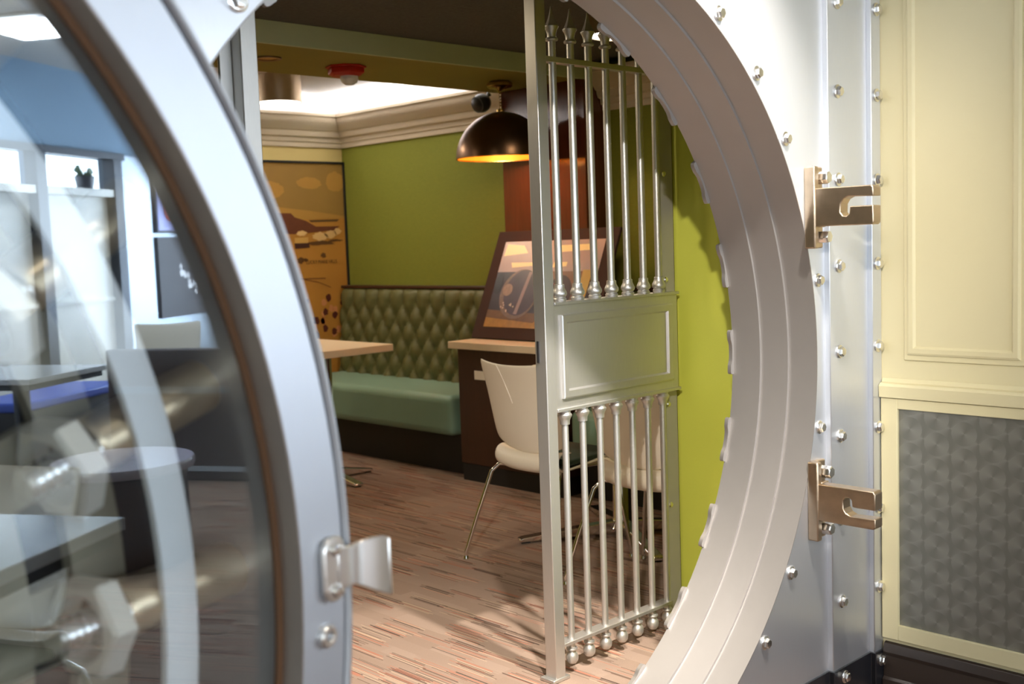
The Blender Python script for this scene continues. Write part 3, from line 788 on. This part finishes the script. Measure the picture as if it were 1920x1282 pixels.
fl(ell(.16, .43, .05, .07), 'print_bolts', paint('photo_bolts', 150, 126, 108, 0.3, 0.4, 50), 6)
fl(ell(.68, .38, .12, .22), 'print_opening', paint('photo_opening', 56, 30, 30, 0.3, 0.3), 4)
fl([(.66, .55), (.68, .55), (.655, .2), (.635, .2)], 'print_grille', paint('photo_grille', 150, 92, 70, 0.3), 5)
fl(ell(.045, .50, .04, .12), 'print_hinge', paint('photo_hinge', 24, 18, 22, 0.3, 0.6, 40), 5)
for i in range(10): fl(ell(.13+.014*i+random.uniform(-.02, .02), .22+random.uniform(-.04, .06), .007, .011, 8), 'print_stud', paint('photo_stud', 214, 190, 170, 0.3), 6)

# ================================================================== PENDANT LAMP
pl = empty('pendant_lamp', (2.59, 2.85, 1.791)); tag(pl, 'bronze dome pendant lamp with glowing gold lining on a chain', 'pendant lamp')
def dome(r, h, t):
    outer = [(r, 0.0)]+[(r*math.cos(PI/2*i/14), h*math.sin(PI/2*i/14)) for i in range(1, 14)]+[(0.02, h)]
    return outer
MB().lathe(dome(0.252, 0.252, 0), 48, cap0=False).build('shade', BRONZED, pl, 0, 60)
MB().lathe([(r*0.975, z*0.97+0.001) for r, z in dome(0.252, 0.248, 0)], 48, cap0=False).build('shade_lining', GOLDIN, pl, 0, 60)
MB().annulus([(0.245, 0.0), (0.2525, 0.0), (0.2525, 0.006), (0.245, 0.006)], 48).build('rim', ANTBR, pl)
MB().lathe([(0.0, 0.10), (0.028, 0.112), (0.036, 0.135), (0.03, 0.165), (0.015, 0.19), (0.015, 0.24)], 20).build('bulb', BULB, pl, 0, 60)
MB().lathe([(0.022, 0.25), (0.022, 0.262), (0.010, 0.268), (0.0, 0.27)], 20).build('cap', ANTBR, pl)
MB().lathe([(0.0, 0.362), (0.012, 0.364), (0.02, 0.372), (0.062, 0.380), (0.070, 0.388), (0.070, 0.402), (0.055, 0.4145)], 32).build('canopy', ANTBR, pl, 0, 40)
for i in range(6):
    z = 0.276+0.0165*i
    pts = []
    for k in range(13):
        a = 2*PI*k/12; q = (0.0075*math.cos(a), 0.0, 0.0105*math.sin(a))
        pts.append((q[0], q[1], z+q[2]) if i % 2 else (0, q[0], z+q[2]))
    MB().tube(pts, 0.0024, 6).build('chain_link', ANTBR, pl, 0, 60)
point('pendant_bulb_light', (2.59, 2.85, 1.791+0.06), 5.5, (1.0, 0.72, 0.42), 0.03)

# ================================================================== CEILING FIXTURES
def drum(loc, label, h=0.13, r=0.135, pw_=7):
    t = empty('drum_light', loc); tag(t, label, 'ceiling light')
    MB().annulus([(r-0.006, 0.0), (r, 0.0), (r, h), (r-0.006, h)], 40).build('drum_shade', DRUMM, t)
    MB().lathe([(r-0.006, 0.004), (r-0.006, 0.010)], 40).build('diffuser', LIT, t)
    MB().lathe([(r-0.005, h-0.012), (r-0.005, h)], 40).build('mounting_plate', DRUMM, t)
    d = bpy.data.lights.new('drum_light_glow', 'AREA'); d.shape = 'DISK'; d.size = 2*r-0.03; d.energy = pw_; d.color = (1.0, 0.80, 0.52)
    o = bpy.data.objects.new('drum_light_glow', d); COL.objects.link(o); o.location = (loc[0], loc[1], loc[2]-0.012)
    return t
drum((2.02, 4.14, 2.360-0.16), 'brass drum ceiling light in the bright recessed ceiling', 0.16)
drum((2.055, 1.545, DC-0.10), 'brass drum ceiling light above the spear-topped grille bars', 0.10)
# fire alarm strobe on the beam
al = empty('fire_alarm', (1.585, 2.87, 2.206)); tag(al, 'red fire alarm strobe with clear lens under the beam', 'fire alarm'); al.rotation_euler = (0, 0, 0.1)
MB().lathe([(0.098, -0.010), (0.098, 0.0)], 8).build('back_box', RED, al, 0.003)
MB().lathe([(0.070, -0.048), (0.092, -0.034), (0.092, -0.010)], 6).build('body', RED, al, 0.003)
MB().lathe([(0.0, -0.090), (0.020, -0.088), (0.036, -0.078), (0.044, -0.062), (0.044, -0.047)], 18, Matrix.Translation((0.01, -0.01, 0))).build('lens', LAVEND, al, 0, 20)
# recessed downlight on the beam underside
rd_ = empty('downlight', (1.145, 2.86, 2.206)); tag(rd_, 'small round recessed downlight trim under the olive beam', 'downlight')
MB().annulus([(0.042, -0.004), (0.062, -0.006), (0.064, 0.0), (0.042, 0.0)], 32).build('trim_ring', BRONZED, rd_)
MB().lathe([(0.042, -0.002), (0.042, 0.0)], 24).build('lens', mat('amber_lens', srgb(180, 130, 60), 0.3), rd_)
# black ball speaker
bs = empty('ball_speaker', (2.835, 3.262, 2.150)); tag(bs, 'small black ball speaker bracketed to the crown beside the column', 'speaker')
MB().lathe([(0.0, -0.056), (0.022, -0.052), (0.040, -0.040), (0.052, -0.020), (0.056, 0.0), (0.052, 0.020), (0.044, 0.036), (0.030, 0.048), (0.0, 0.054)], 28, Matrix.Rotation(-1.9, 4, 'Y')).build('shell', BLACKPL, bs, 0, 50)
MB().tube([(0.03, 0.0, 0.03), (0.05, 0.0, 0.045), (0.06, 0.0, 0.055)], [0.012, 0.010, 0.016], 12).build('bracket', BLACKPL, bs, 0, 40)
MB().annulus([(0.040, 0.036), (0.046, 0.034), (0.048, 0.038), (0.042, 0.041)], 28, M=Matrix.Rotation(-1.9, 4, 'Y')).build('trim_ring', mat('grey_ring', (0.12, 0.12, 0.13), 0.4), bs)

# ================================================================== DESERT POSTER
po = empty('desert_poster', (2.4, 4.972, 0.3)); tag(po, 'tall ochre desert landscape poster in a thin black frame', 'poster')
PX0, PX1, PZ0, PZ1 = 1.55, 3.045, 0.35, 1.925
def pp(mb, name, m, parent=po, angle=0):
    mb.v = [(q[0]-2.4, q[1]-4.972, q[2]-0.3) for q in mb.v]; return mb.build(name, m, parent, angle=angle, flip=True)
pr_ = pp(B(PX0, PX1, 4.962, 4.972, PZ0, PZ1), 'print', paint('poster_ochre', 184, 128, 48, 0.7, 0.16, 4))
for q in (B(PX0-0.014, PX0, 4.950, 4.972, PZ0, PZ1), B(PX1, PX1+0.014, 4.950, 4.972, PZ0, PZ1), B(PX0-0.014, PX1+0.014, 4.950, 4.972, PZ1, PZ1+0.014), B(PX0-0.014, PX1+0.014, 4.950, 4.972, PZ0-0.014, PZ0)):
    pp(q, 'frame_bar', BLACKF)
def inkpoly(pts, name, m, lvl):
    mb = MB(); y = 4.962-0.0006*lvl; mb.add([(x, y, z) for x, z in pts], [tuple(range(len(pts)))])
    mb.v = [(q[0]-2.4, q[1]-4.972, q[2]-0.3) for q in mb.v]; return mb.build(name, m, pr_, angle=0, flip=False)
def blob(cx, cz, rx, rz, jag=0.15, n=28, seed=1):
    rr = random.Random(seed); return [(cx+rx*(1+rr.uniform(-jag, jag))*math.cos(2*PI*i/n), cz+rz*(1+rr.uniform(-jag, jag))*math.sin(2*PI*i/n)) for i in range(n)]
SKYO = paint('poster_sky', 150, 116, 52, 0.7, 0.12, 5); CLD = paint('poster_cloud', 176, 132, 56, 0.7, 0.08, 9)
inkpoly([(PX0, 1.555), (PX1, 1.555), (PX1, PZ1), (PX0, PZ1)], 'print_sky', SKYO, 1)
for i, (a, b, c, d) in enumerate(((2.76, 1.79, .10, .04), (2.98, 1.80, .075, .07), (2.44, 1.74, .11, .06), (2.0, 1.80, .2, .05), (2.2, 1.66, .12, .03))): inkpoly(blob(a, b, c, d, 0.1, 30, i+3), 'print_cloud', CLD, 2)
inkpoly([(PX0, 1.52), (PX1, 1.545), (PX1, 1.56), (2.75, 1.60), (2.45, 1.63), (2.1, 1.62), (PX0, 1.58)], 'print_haze', CLD, 2)
MESA = paint('poster_mesa', 104, 54, 28, 0.7, 0.25, 14)
inkpoly([(PX0, 1.43), (PX0, 1.50), (1.66, 1.51), (1.70, 1.56), (1.84, 1.562), (1.89, 1.505), (2.00, 1.50), (2.05, 1.575), (2.18, 1.585), (2.45, 1.585), (2.60, 1.583), (2.63, 1.555), (2.72, 1.53), (2.80, 1.49), (3.00, 1.49), (2.96, 1.462), (2.80, 1.452), (2.62, 1.44), (2.45, 1.45), (2.25, 1.43)], 'print_mesa', MESA, 3)
inkpoly([(2.74, 1.535), (3.0, 1.538), (2.98, 1.523), (2.76, 1.52)], 'print_mesa', paint('poster_far', 96, 70, 34, 0.7), 3)
inkpoly([(2.62, 1.415), (2.73, 1.418), (2.73, 1.36), (2.62, 1.362)], 'print_wagon', paint('poster_wagon', 206, 160, 80, 0.7), 4)
inkpoly([(2.615, 1.378), (2.735, 1.378), (2.74, 1.345), (2.62, 1.34)], 'print_wagon', paint('poster_wheel', 70, 34, 18, 0.7), 5)
for i, (a, b, c, d) in enumerate(((2.83, 1.42, .06, .03), (2.92, 1.435, .05, .028), (2.98, 1.455, .03, .02), (2.68, 1.445, .04, .02))): inkpoly(blob(a, b, c, d, .2, 20, i+20), 'print_dust', paint('poster_dust', 220, 180, 116, 0.7), 4)
for i, (a, b, c, d) in enumerate(((2.84, 1.375, .11, .014), (2.66, 1.26, .03, .02), (2.70, 1.262, .02, .012), (2.85, 1.288, .022, .017), (2.96, 1.39, .06, .008))): inkpoly(blob(a, b, c, d, .3, 20, i+40), 'print_scrub', paint('poster_scrub', 98, 62, 22, 0.7), 4)
def stroke(pts, w_, name, m, lvl):
    a = [(x, z+w_) for x, z in pts]+[(x, z-w_*0.3) for x, z in reversed(pts)]; inkpoly(a, name, m, lvl)
TW = paint('poster_twig', 120, 70, 28, 0.7)
stroke([(2.55, 1.13), (2.72, 1.128), (2.86, 1.125)], 0.006, 'print_twig', TW, 3); stroke([(2.68, 1.125), (2.80, 1.10), (2.90, 1.06)], 0.005, 'print_twig', TW, 3)
for i in range(26):
    a = 2.74+random.uniform(-.08, .30); b = 0.86+random.uniform(-.13, .14)
    inkpoly(blob(a, b, .022, .026, .25, 12, i+70), 'print_blossom', paint('poster_dark_red', 84, 30, 14, 0.7, 0.3, 40) if i % 3 else paint('poster_pink', 206, 138, 84, 0.7), 3+(i % 3))
tx = bpy.data.curves.new('caption', 'FONT'); tx.body = 'LUCKY MARIE HILLS'; tx.size = 0.036; tx.extrude = 0.0003; tx.materials.append(paint('poster_ink', 60, 34, 10, 0.7))
tmp = bpy.data.objects.new('caption_text', tx); COL.objects.link(tmp); bpy.context.view_layer.update()
cme = bpy.data.meshes.new_from_object(tmp); bpy.data.objects.remove(tmp); cme.name = 'caption'
to = bpy.data.objects.new('caption', cme); COL.objects.link(to); to.parent = pr_; to.location = (2.705-2.4, 4.9602-4.972, 1.232-0.3); to.rotation_euler = (PI/2, 0, 0); to.scale = (0.80, 1, 1)

# ================================================================== TABLES AND CHAIRS
def cafe_table(cx, cy, hx, hy, ztop, th, label, topm, group=None, leg=CHROME, edge=None, foot=0.36, rot=0.0, legr=0.042):
    t = empty('cafe_table', (cx, cy, 0)); tag(t, label, 'table', group)
    B(-hx, hx, -hy, hy, ztop-th, ztop).build('tabletop', topm, t, 0.003)
    if edge: B(-hx+0.02, hx-0.02, -hy+0.02, hy-0.02, ztop-th-0.03, ztop-th).build('apron', edge, t)
    MB().lathe([(legr*1.6, 0.035), (legr*1.2, 0.06), (legr, 0.08), (legr, ztop-th-0.02), (legr*2.4, ztop-th-0.012), (legr*2.4, ztop-th)], 28).build('column', leg, t)
    for k in range(4):
        a = rot+k*PI/2; M = Matrix.Rotation(a, 4, 'Z')
        mb = MB(); pr = [(0.0, 0.07), (0.05, 0.066), (foot-0.02, 0.026), (foot, 0.020), (foot, 0.006), (0.0, 0.014)]
        mb.prism(pr, lambda u, v: M @ Vector((u, -0.026, v)), lambda u, v: M @ Vector((u, 0.026, v)))
        f_ = mb.build('foot', leg, t, 0.004)
        mg = MB(); mg.box(foot-0.05, foot-0.01, -0.018, 0.018, 0.0, 0.012); mg.v = [tuple(M @ Vector(q)) for q in mg.v]; mg.build('glide', RUBBER, f_)
    return t
cafe_table(1.965, 3.755, 0.235, 0.37, 0.788, 0.040, 'cream topped cafe table in front of the tufted banquette', LAMIN, 'cafe tables', foot=0.31, legr=0.056)
cafe_table(2.12, 1.66, 0.30, 0.25, 0.788, 0.040, 'cream topped cafe table between the white chairs and the grille-side banquette', LAMIN, 'cafe tables', foot=0.485, rot=math.radians(147.6))

def chair(loc, rz, label, group, cushion=PADG, shellm=WHITEP):
    t = empty('shell_chair', loc, rz); tag(t, label, 'chair', group)
    # backrest shell: rows from bottom to top (x, z, half width, sweep)
    rows = [(-0.168, 0.468, 0.170, 0.030), (-0.180, 0.500, 0.190, 0.034), (-0.192, 0.545, 0.200, 0.038), (-0.206, 0.62, 0.208, 0.042), (-0.222, 0.70, 0.216, 0.046), (-0.240, 0.78, 0.224, 0.050), (-0.262, 0.845, 0.231, 0.054)]
    nu = 16; vs = []; fs = []
    for j, (x, z, h, sw) in enumerate(rows):
        for i in range(nu+1):
            u = -1+2*i/nu
            lift = 0.016*u*u if j == len(rows)-1 else (0.030*u*u if j == 0 else (0.012*u*u if j == 1 else 0))
            vs.append((x+sw*u*u, h*u, z+lift))
    for j in range(len(rows)-1):
        for i in range(nu):
            a = j*(nu+1)+i; fs.append((a, a+1, a+nu+2, a+nu+1))
    b = MB().add(vs, fs).build('backrest', shellm, t, 0, 60, flip=False)
    s = b.modifiers.new('shell', 'SOLIDIFY'); s.thickness = 0.007; s.offset = 0
    ss = b.modifiers.new('smooth', 'SUBSURF'); ss.levels = 1; ss.render_levels = 1
    # slit line in the back
    pts = []
    for k in range(7):
        f = k/6; z = 0.845-0.165*f; u = 0.34-0.22*f
        # interpolate row
        for j in range(len(rows)-1):
            if rows[j][1] <= z <= rows[j+1][1]:
                g = (z-rows[j][1])/(rows[j+1][1]-rows[j][1]); x = rows[j][0]*(1-g)+rows[j+1][0]*g; h = rows[j][2]*(1-g)+rows[j+1][2]*g; sw = rows[j][3]*(1-g)+rows[j+1][3]*g
        pts.append((x+sw*u*u-0.0045, h*u, z))
    MB().tube(pts, 0.0022, 6).build('back_slit', mat('slit_edge', srgb(246, 238, 224), 0.4), b, 0, 60)
    # seat with a rolled rear edge
    prof = [(-0.120, 0.462), (-0.155, 0.470), (-0.186, 0.462), (-0.202, 0.440), (-0.200, 0.412), (-0.180, 0.395), (-0.140, 0.394), (-0.06, 0.404), (0.06, 0.418), (0.16, 0.430), (0.215, 0.428), (0.240, 0.412)]
    vs = []; fs = []
    for j, (x, z) in enumerate(prof):
        h = 0.185+0.035*min(1, max(0, (x+0.2)/0.25))
        for i in range(nu+1):
            u = -1+2*i/nu; vs.append((x+(0.02*u*u if j < 6 else 0), h*u, z+0.018*abs(u)**3))
    for j in range(len(prof)-1):
        for i in range(nu):
            a = j*(nu+1)+i; fs.append((a, a+1, a+nu+2, a+nu+1))
    se = MB().add(vs, fs).build('seat', shellm, t, 0, 60, flip=False)
    s = se.modifiers.new('shell', 'SOLIDIFY'); s.thickness = 0.010; s.offset = 0
    ss = se.modifiers.new('smooth', 'SUBSURF'); ss.levels = 1; ss.render_levels = 1
    B(-0.135, 0.20, -0.185, 0.185, 0.424, 0.452).build('seat_pad', cushion, t, 0.012, segs=3)
    for sy in (-1, 1):
        MB().tube([(-0.12, sy*0.10, 0.400), (-0.165, sy*0.175, 0.405), (-0.195, sy*0.195, 0.375), (-0.245, sy*0.235, 0.20), (-0.282, sy*0.264, 0.06), (-0.290, sy*0.270, 0.035), (-0.292, sy*0.270, 0.006)], 0.0088, 12).build('leg', CHROME, t, 0, 60)
        MB().tube([(-0.10, sy*0.10, 0.400), (0.07, sy*0.165, 0.405), (0.115, sy*0.185, 0.385), (0.145, sy*0.215, 0.30), (0.168, sy*0.255, 0.06), (0.170, sy*0.258, 0.006)], 0.0088, 12).build('leg', CHROME, t, 0, 60)
        for fx, fy in ((-0.292, 0.270), (0.170, 0.258)):
            MB().lathe([(0.013, 0.0), (0.013, 0.004), (0.010, 0.012), (0.009, 0.016)], 14, Matrix.Translation((fx, sy*fy, 0))).build('foot_cap', CHROME, t)
    return t
chair((1.683, 1.645, 0), 0.0, 'white shell chair with chrome legs nearer the wood counter, back to the doorway', 'white shell chairs behind the grille')
chair((1.69, 1.072, 0), 0.0, 'white shell chair behind the grille bars, next to the lime green wall', 'white shell chairs behind the grille')

# ================================================================== OUTER ROOM FURNITURE (seen in the door glass)
pw = struct(empty('wall_partition'), 'black framed partition with white wainscot and high windows')
def pt(b6, name, m, bevel=0.0): return B(*b6).build(name, m, pw, bevel)
pt((3.3, 6.05, -5.2, -5.05, 2.15, ZC), 'header_wall', BLUEW)
pt((3.3, 6.05, -5.06, -5.0, 2.10, 2.155), 'frame_head', BLACKF, 0.003)
for x in (3.36, 4.93, 5.90): pt((x-0.06, x+0.06, -5.07, -4.97, 0.0, 2.10), 'frame_post', BLACKF, 0.004)
for x0, x1 in ((3.42, 4.87), (4.99, 5.84)):
    pt((x0, x1, -5.10, -5.05, 0.0, 0.98), 'marble_panel', MARB); pt((x0, x1, -5.08, -5.03, 0.98, 1.01), 'dado_rail', WHITEW, 0.003)
    pt((x0, x1, -5.10, -5.05, 1.01, 1.80), 'wainscot_panel', WHITEW); pt((x0, x1, -5.10, -4.98, 1.80, 1.86), 'ledge', WHITEW, 0.004)
    pt((x0, x1, -5.12, -5.11, 1.86, 2.10), 'window_pane', SKYH)
wd = struct(B(5.96, 7.9, -5.2, -5.075, 0.0, 2.15).build('wall_dining_back', GREYPAN, angle=0), 'blue grey metal clad wall beside the partition')
B(5.96, 6.46, -5.075, -5.03, 0.0, 2.15).build('metal_pillar', GREYPAN, wd, 0.004)
B(6.05, 7.9, -5.2, -5.075, 2.15, ZC).build('header_wall', BLUEW, wd)
struct(B(3.2, 3.3, -6.5, -5.0, 0, ZC).build('wall_return', OUTW, angle=0), 'short return wall beside the partition')
# planter
pn_ = empty('potted_plant', (5.50, -5.01, 1.86)); tag(pn_, 'small dark planter with green leaves on the window ledge', 'plant')
MB().lathe([(0.06, 0.0), (0.075, 0.09), (0.07, 0.09), (0.066, 0.075), (0.0, 0.075)], 20).build('pot', POT, pn_)
for i in range(14):
    a = 2*PI*i/14+random.uniform(-.2, .2); l = random.uniform(.07, .12); e = random.uniform(.03, .10)
    d = Vector((math.cos(a), math.sin(a)*0.6, 0)); s_ = Vector((-d.y, d.x, 0)).normalized()*0.012
    p0, p1, p2 = Vector((0, 0, .07)), d*l*.55+Vector((0, 0, .08+e)), d*l+Vector((0, 0, .07+e*.6))
    MB().add([p0, p1+s_, p2, p1-s_], [(0, 1, 2), (0, 2, 3)]).build('leaf', LEAF, pn_, flip=False)
# screen and menu board
tv = empty('wall_screen', (6.80, -5.052, 1.52)); tag(tv, 'lit wall screen showing a round red badge above the menu board', 'screen')
B(-0.28, 0.28, -0.02, 0.03, 0.0, 0.62).build('casing', BLACKF, tv, 0.004); B(-0.26, 0.26, 0.03, 0.034, 0.02, 0.60).build('display', SCREEN, tv)
B(-0.24, 0.10, 0.034, 0.036, 0.34, 0.56).build('display_banner', SCRW, tv)
MB().lathe([(0.10, 0.0), (0.10, 0.002)], 28, Matrix.Translation((-0.06, 0.036, 0.20)) @ Matrix.Rotation(PI/2, 4, 'X') @ Matrix.Translation((0, 0, -0.004))).build('red_badge', REDS, tv)
B(-0.13, 0.01, 0.041, 0.042, 0.185, 0.215).build('badge_band', SCRW, tv)
mbd = empty('menu_board', (6.95, -5.053, 0.78)); tag(mbd, 'dark board with a white flower drawing beneath the wall screen', 'board')
B(-0.42, 0.42, -0.02, 0.02, 0.0, 0.70).build('board', mat('dark_board', srgb(44, 34, 34), 0.5), mbd, 0.003)
for i in range(16):
    a, b = 0.20+0.018*i+random.uniform(-.03, .03)-0.28, 0.42-0.013*i+random.uniform(-.03, .03)
    mb = MB(); mb.add([(a+0.022*math.cos(q*PI/4), 0.0206+0.0002*i, b+0.026*math.sin(q*PI/4)) for q in range(8)], [tuple(range(8))]); mb.build('print_petal', WPRINT, mbd, angle=0, flip=False)
# tables and chairs
cafe_table(-0.436, -1.54, 0.32, 0.32, 0.788, 0.028, 'pale grey dining table beside the open vault door', GREYT, edge=DKEDGE, leg=BLACKF)
chair((-0.13, -1.68, 0), PI+0.1, 'white shell chair drawn up to the pale grey dining table', None, cushion=PADG)
cafe_table(2.88, -3.72, 0.33, 0.30, 0.75, 0.028, 'pale dining table between the drum stool and the partition', GREYT, edge=DKEDGE, leg=BLACKF)
ds = empty('drum_table', (2.12, -2.66, 0)); tag(ds, 'low round drum table with brown sides and mauve top', 'table')
MB().lathe([(0.27, 0.0), (0.27, 0.40), (0.26, 0.41)], 40).build('drum', BROWNV, ds, 0.003); MB().lathe([(0.30, 0.41), (0.305, 0.42), (0.305, 0.44), (0.30, 0.45)], 40).build('drum_top', MAUVE, ds)
bo = empty('booth_bench', (3.95, -2.9, 0)); tag(bo, 'dark brown booth bench beyond the drum table', 'bench')
B(-0.25, -0.17, -0.85, 0.9, 0.0, 0.78).build('booth_back', BROWNV, bo, 0.01); B(-0.17, 0.32, -0.85, 0.9, 0.10, 0.45).build('booth_seat', mat('slate_vinyl', srgb(60, 72, 84), 0.4), bo, 0.03)
B(-0.26, -0.25, -0.80, 0.85, 0.52, 0.56).build('booth_band', mat('slate_band', srgb(92, 106, 118), 0.4), bo); B(-0.262, -0.25, -0.80, 0.85, 0.06, 0.09).build('kick_strip', GREYPAN, bo)
chair((4.75, -3.95, 0), PI-0.5, 'white shell chair standing between the booth and the partition', None)
bb = empty('blue_bench', (4.25, -4.55, 0)); tag(bb, 'blue topped dark bench against the partition', 'bench')
B(-0.55, 0.55, -0.22, 0.22, 0.40, 0.46).build('cushion', BLUES, bb, 0.015); B(-0.53, 0.53, -0.20, 0.20, 0.0, 0.40).build('bench_base', DKEDGE, bb)

# ceiling lights of the outer room
def downlight(x, y, power, label_i, tgt=None, ang=95):
    t = empty('ceiling_downlight', (x, y, ZC)); tag(t, 'round recessed downlight in the outer room ceiling', 'downlight', 'outer room downlights')
    MB().annulus([(0.055, -0.004), (0.085, -0.008), (0.088, 0.0), (0.055, 0.0)], 32).build('trim_ring', WHITEW, t)
    MB().lathe([(0.055, -0.003), (0.055, 0.0)], 24).build('lens', LIT, t)
    spot('downlight_beam', (x, y, ZC-0.02), tgt or (x, y, 0), power, NEUT, ang, 0.8, 0.045)
for i, (x, y, p_, tg, an) in enumerate(((0.42, -0.80, 720, (0.75, 0.95, 0), 44), (-0.45, -0.85, 640, (0.15, 0.95, 0), 44), (-2.3, -1.9, 620, (1.32, 0.62, 0.98), 30), (-0.4, -1.7, 40, None, 120), (2.4, -2.4, 90, None, 120), (-2.2, -3.2, 40, None, 120), (0.6, -4.0, 60, None, 120))): downlight(x, y, p_, i, tg, an)
lp = empty('ceiling_panel', (3.9, -4.2, ZC)); tag(lp, 'square lit ceiling panel above the dining corner', 'ceiling light')
B(-0.32, 0.32, -0.32, 0.32, -0.012, 0.0).build('frame', WHITEW, lp); B(-0.29, 0.29, -0.29, 0.29, -0.016, -0.012).build('diffuser', LITW, lp)
area('ceiling_panel_glow', (3.9, -4.2, ZC-0.03), (3.9, -4.2, 0), 0.56, 0.56, 70, (0.9, 0.95, 1.0))
# cove light on top of the crown, and unseen drums added as vault room fill
area('cove_glow_side', (2.86, 4.1, 2.262), (2.80, 4.1, 2.40), 0.04, 1.5, 10, (1.0, 0.96, 0.9)).rotation_euler = (PI, 0, 0)
area('cove_glow_back', (1.4, 4.80, 2.262), (1.4, 4.80, 2.5), 2.4, 0.04, 11, (1.0, 0.96, 0.9)).rotation_euler = (PI, 0, 0)
for (x, y) in ((0.2, 3.9), (0.2, 1.6)):
    drum((x, y, (2.36 if y > 3 else DC)-0.12), 'unseen drum light added as fill in the recess deep in the vault room' if y > 3 else 'unseen drum light added as fill in the dark ceiling behind the gate post', 0.12)
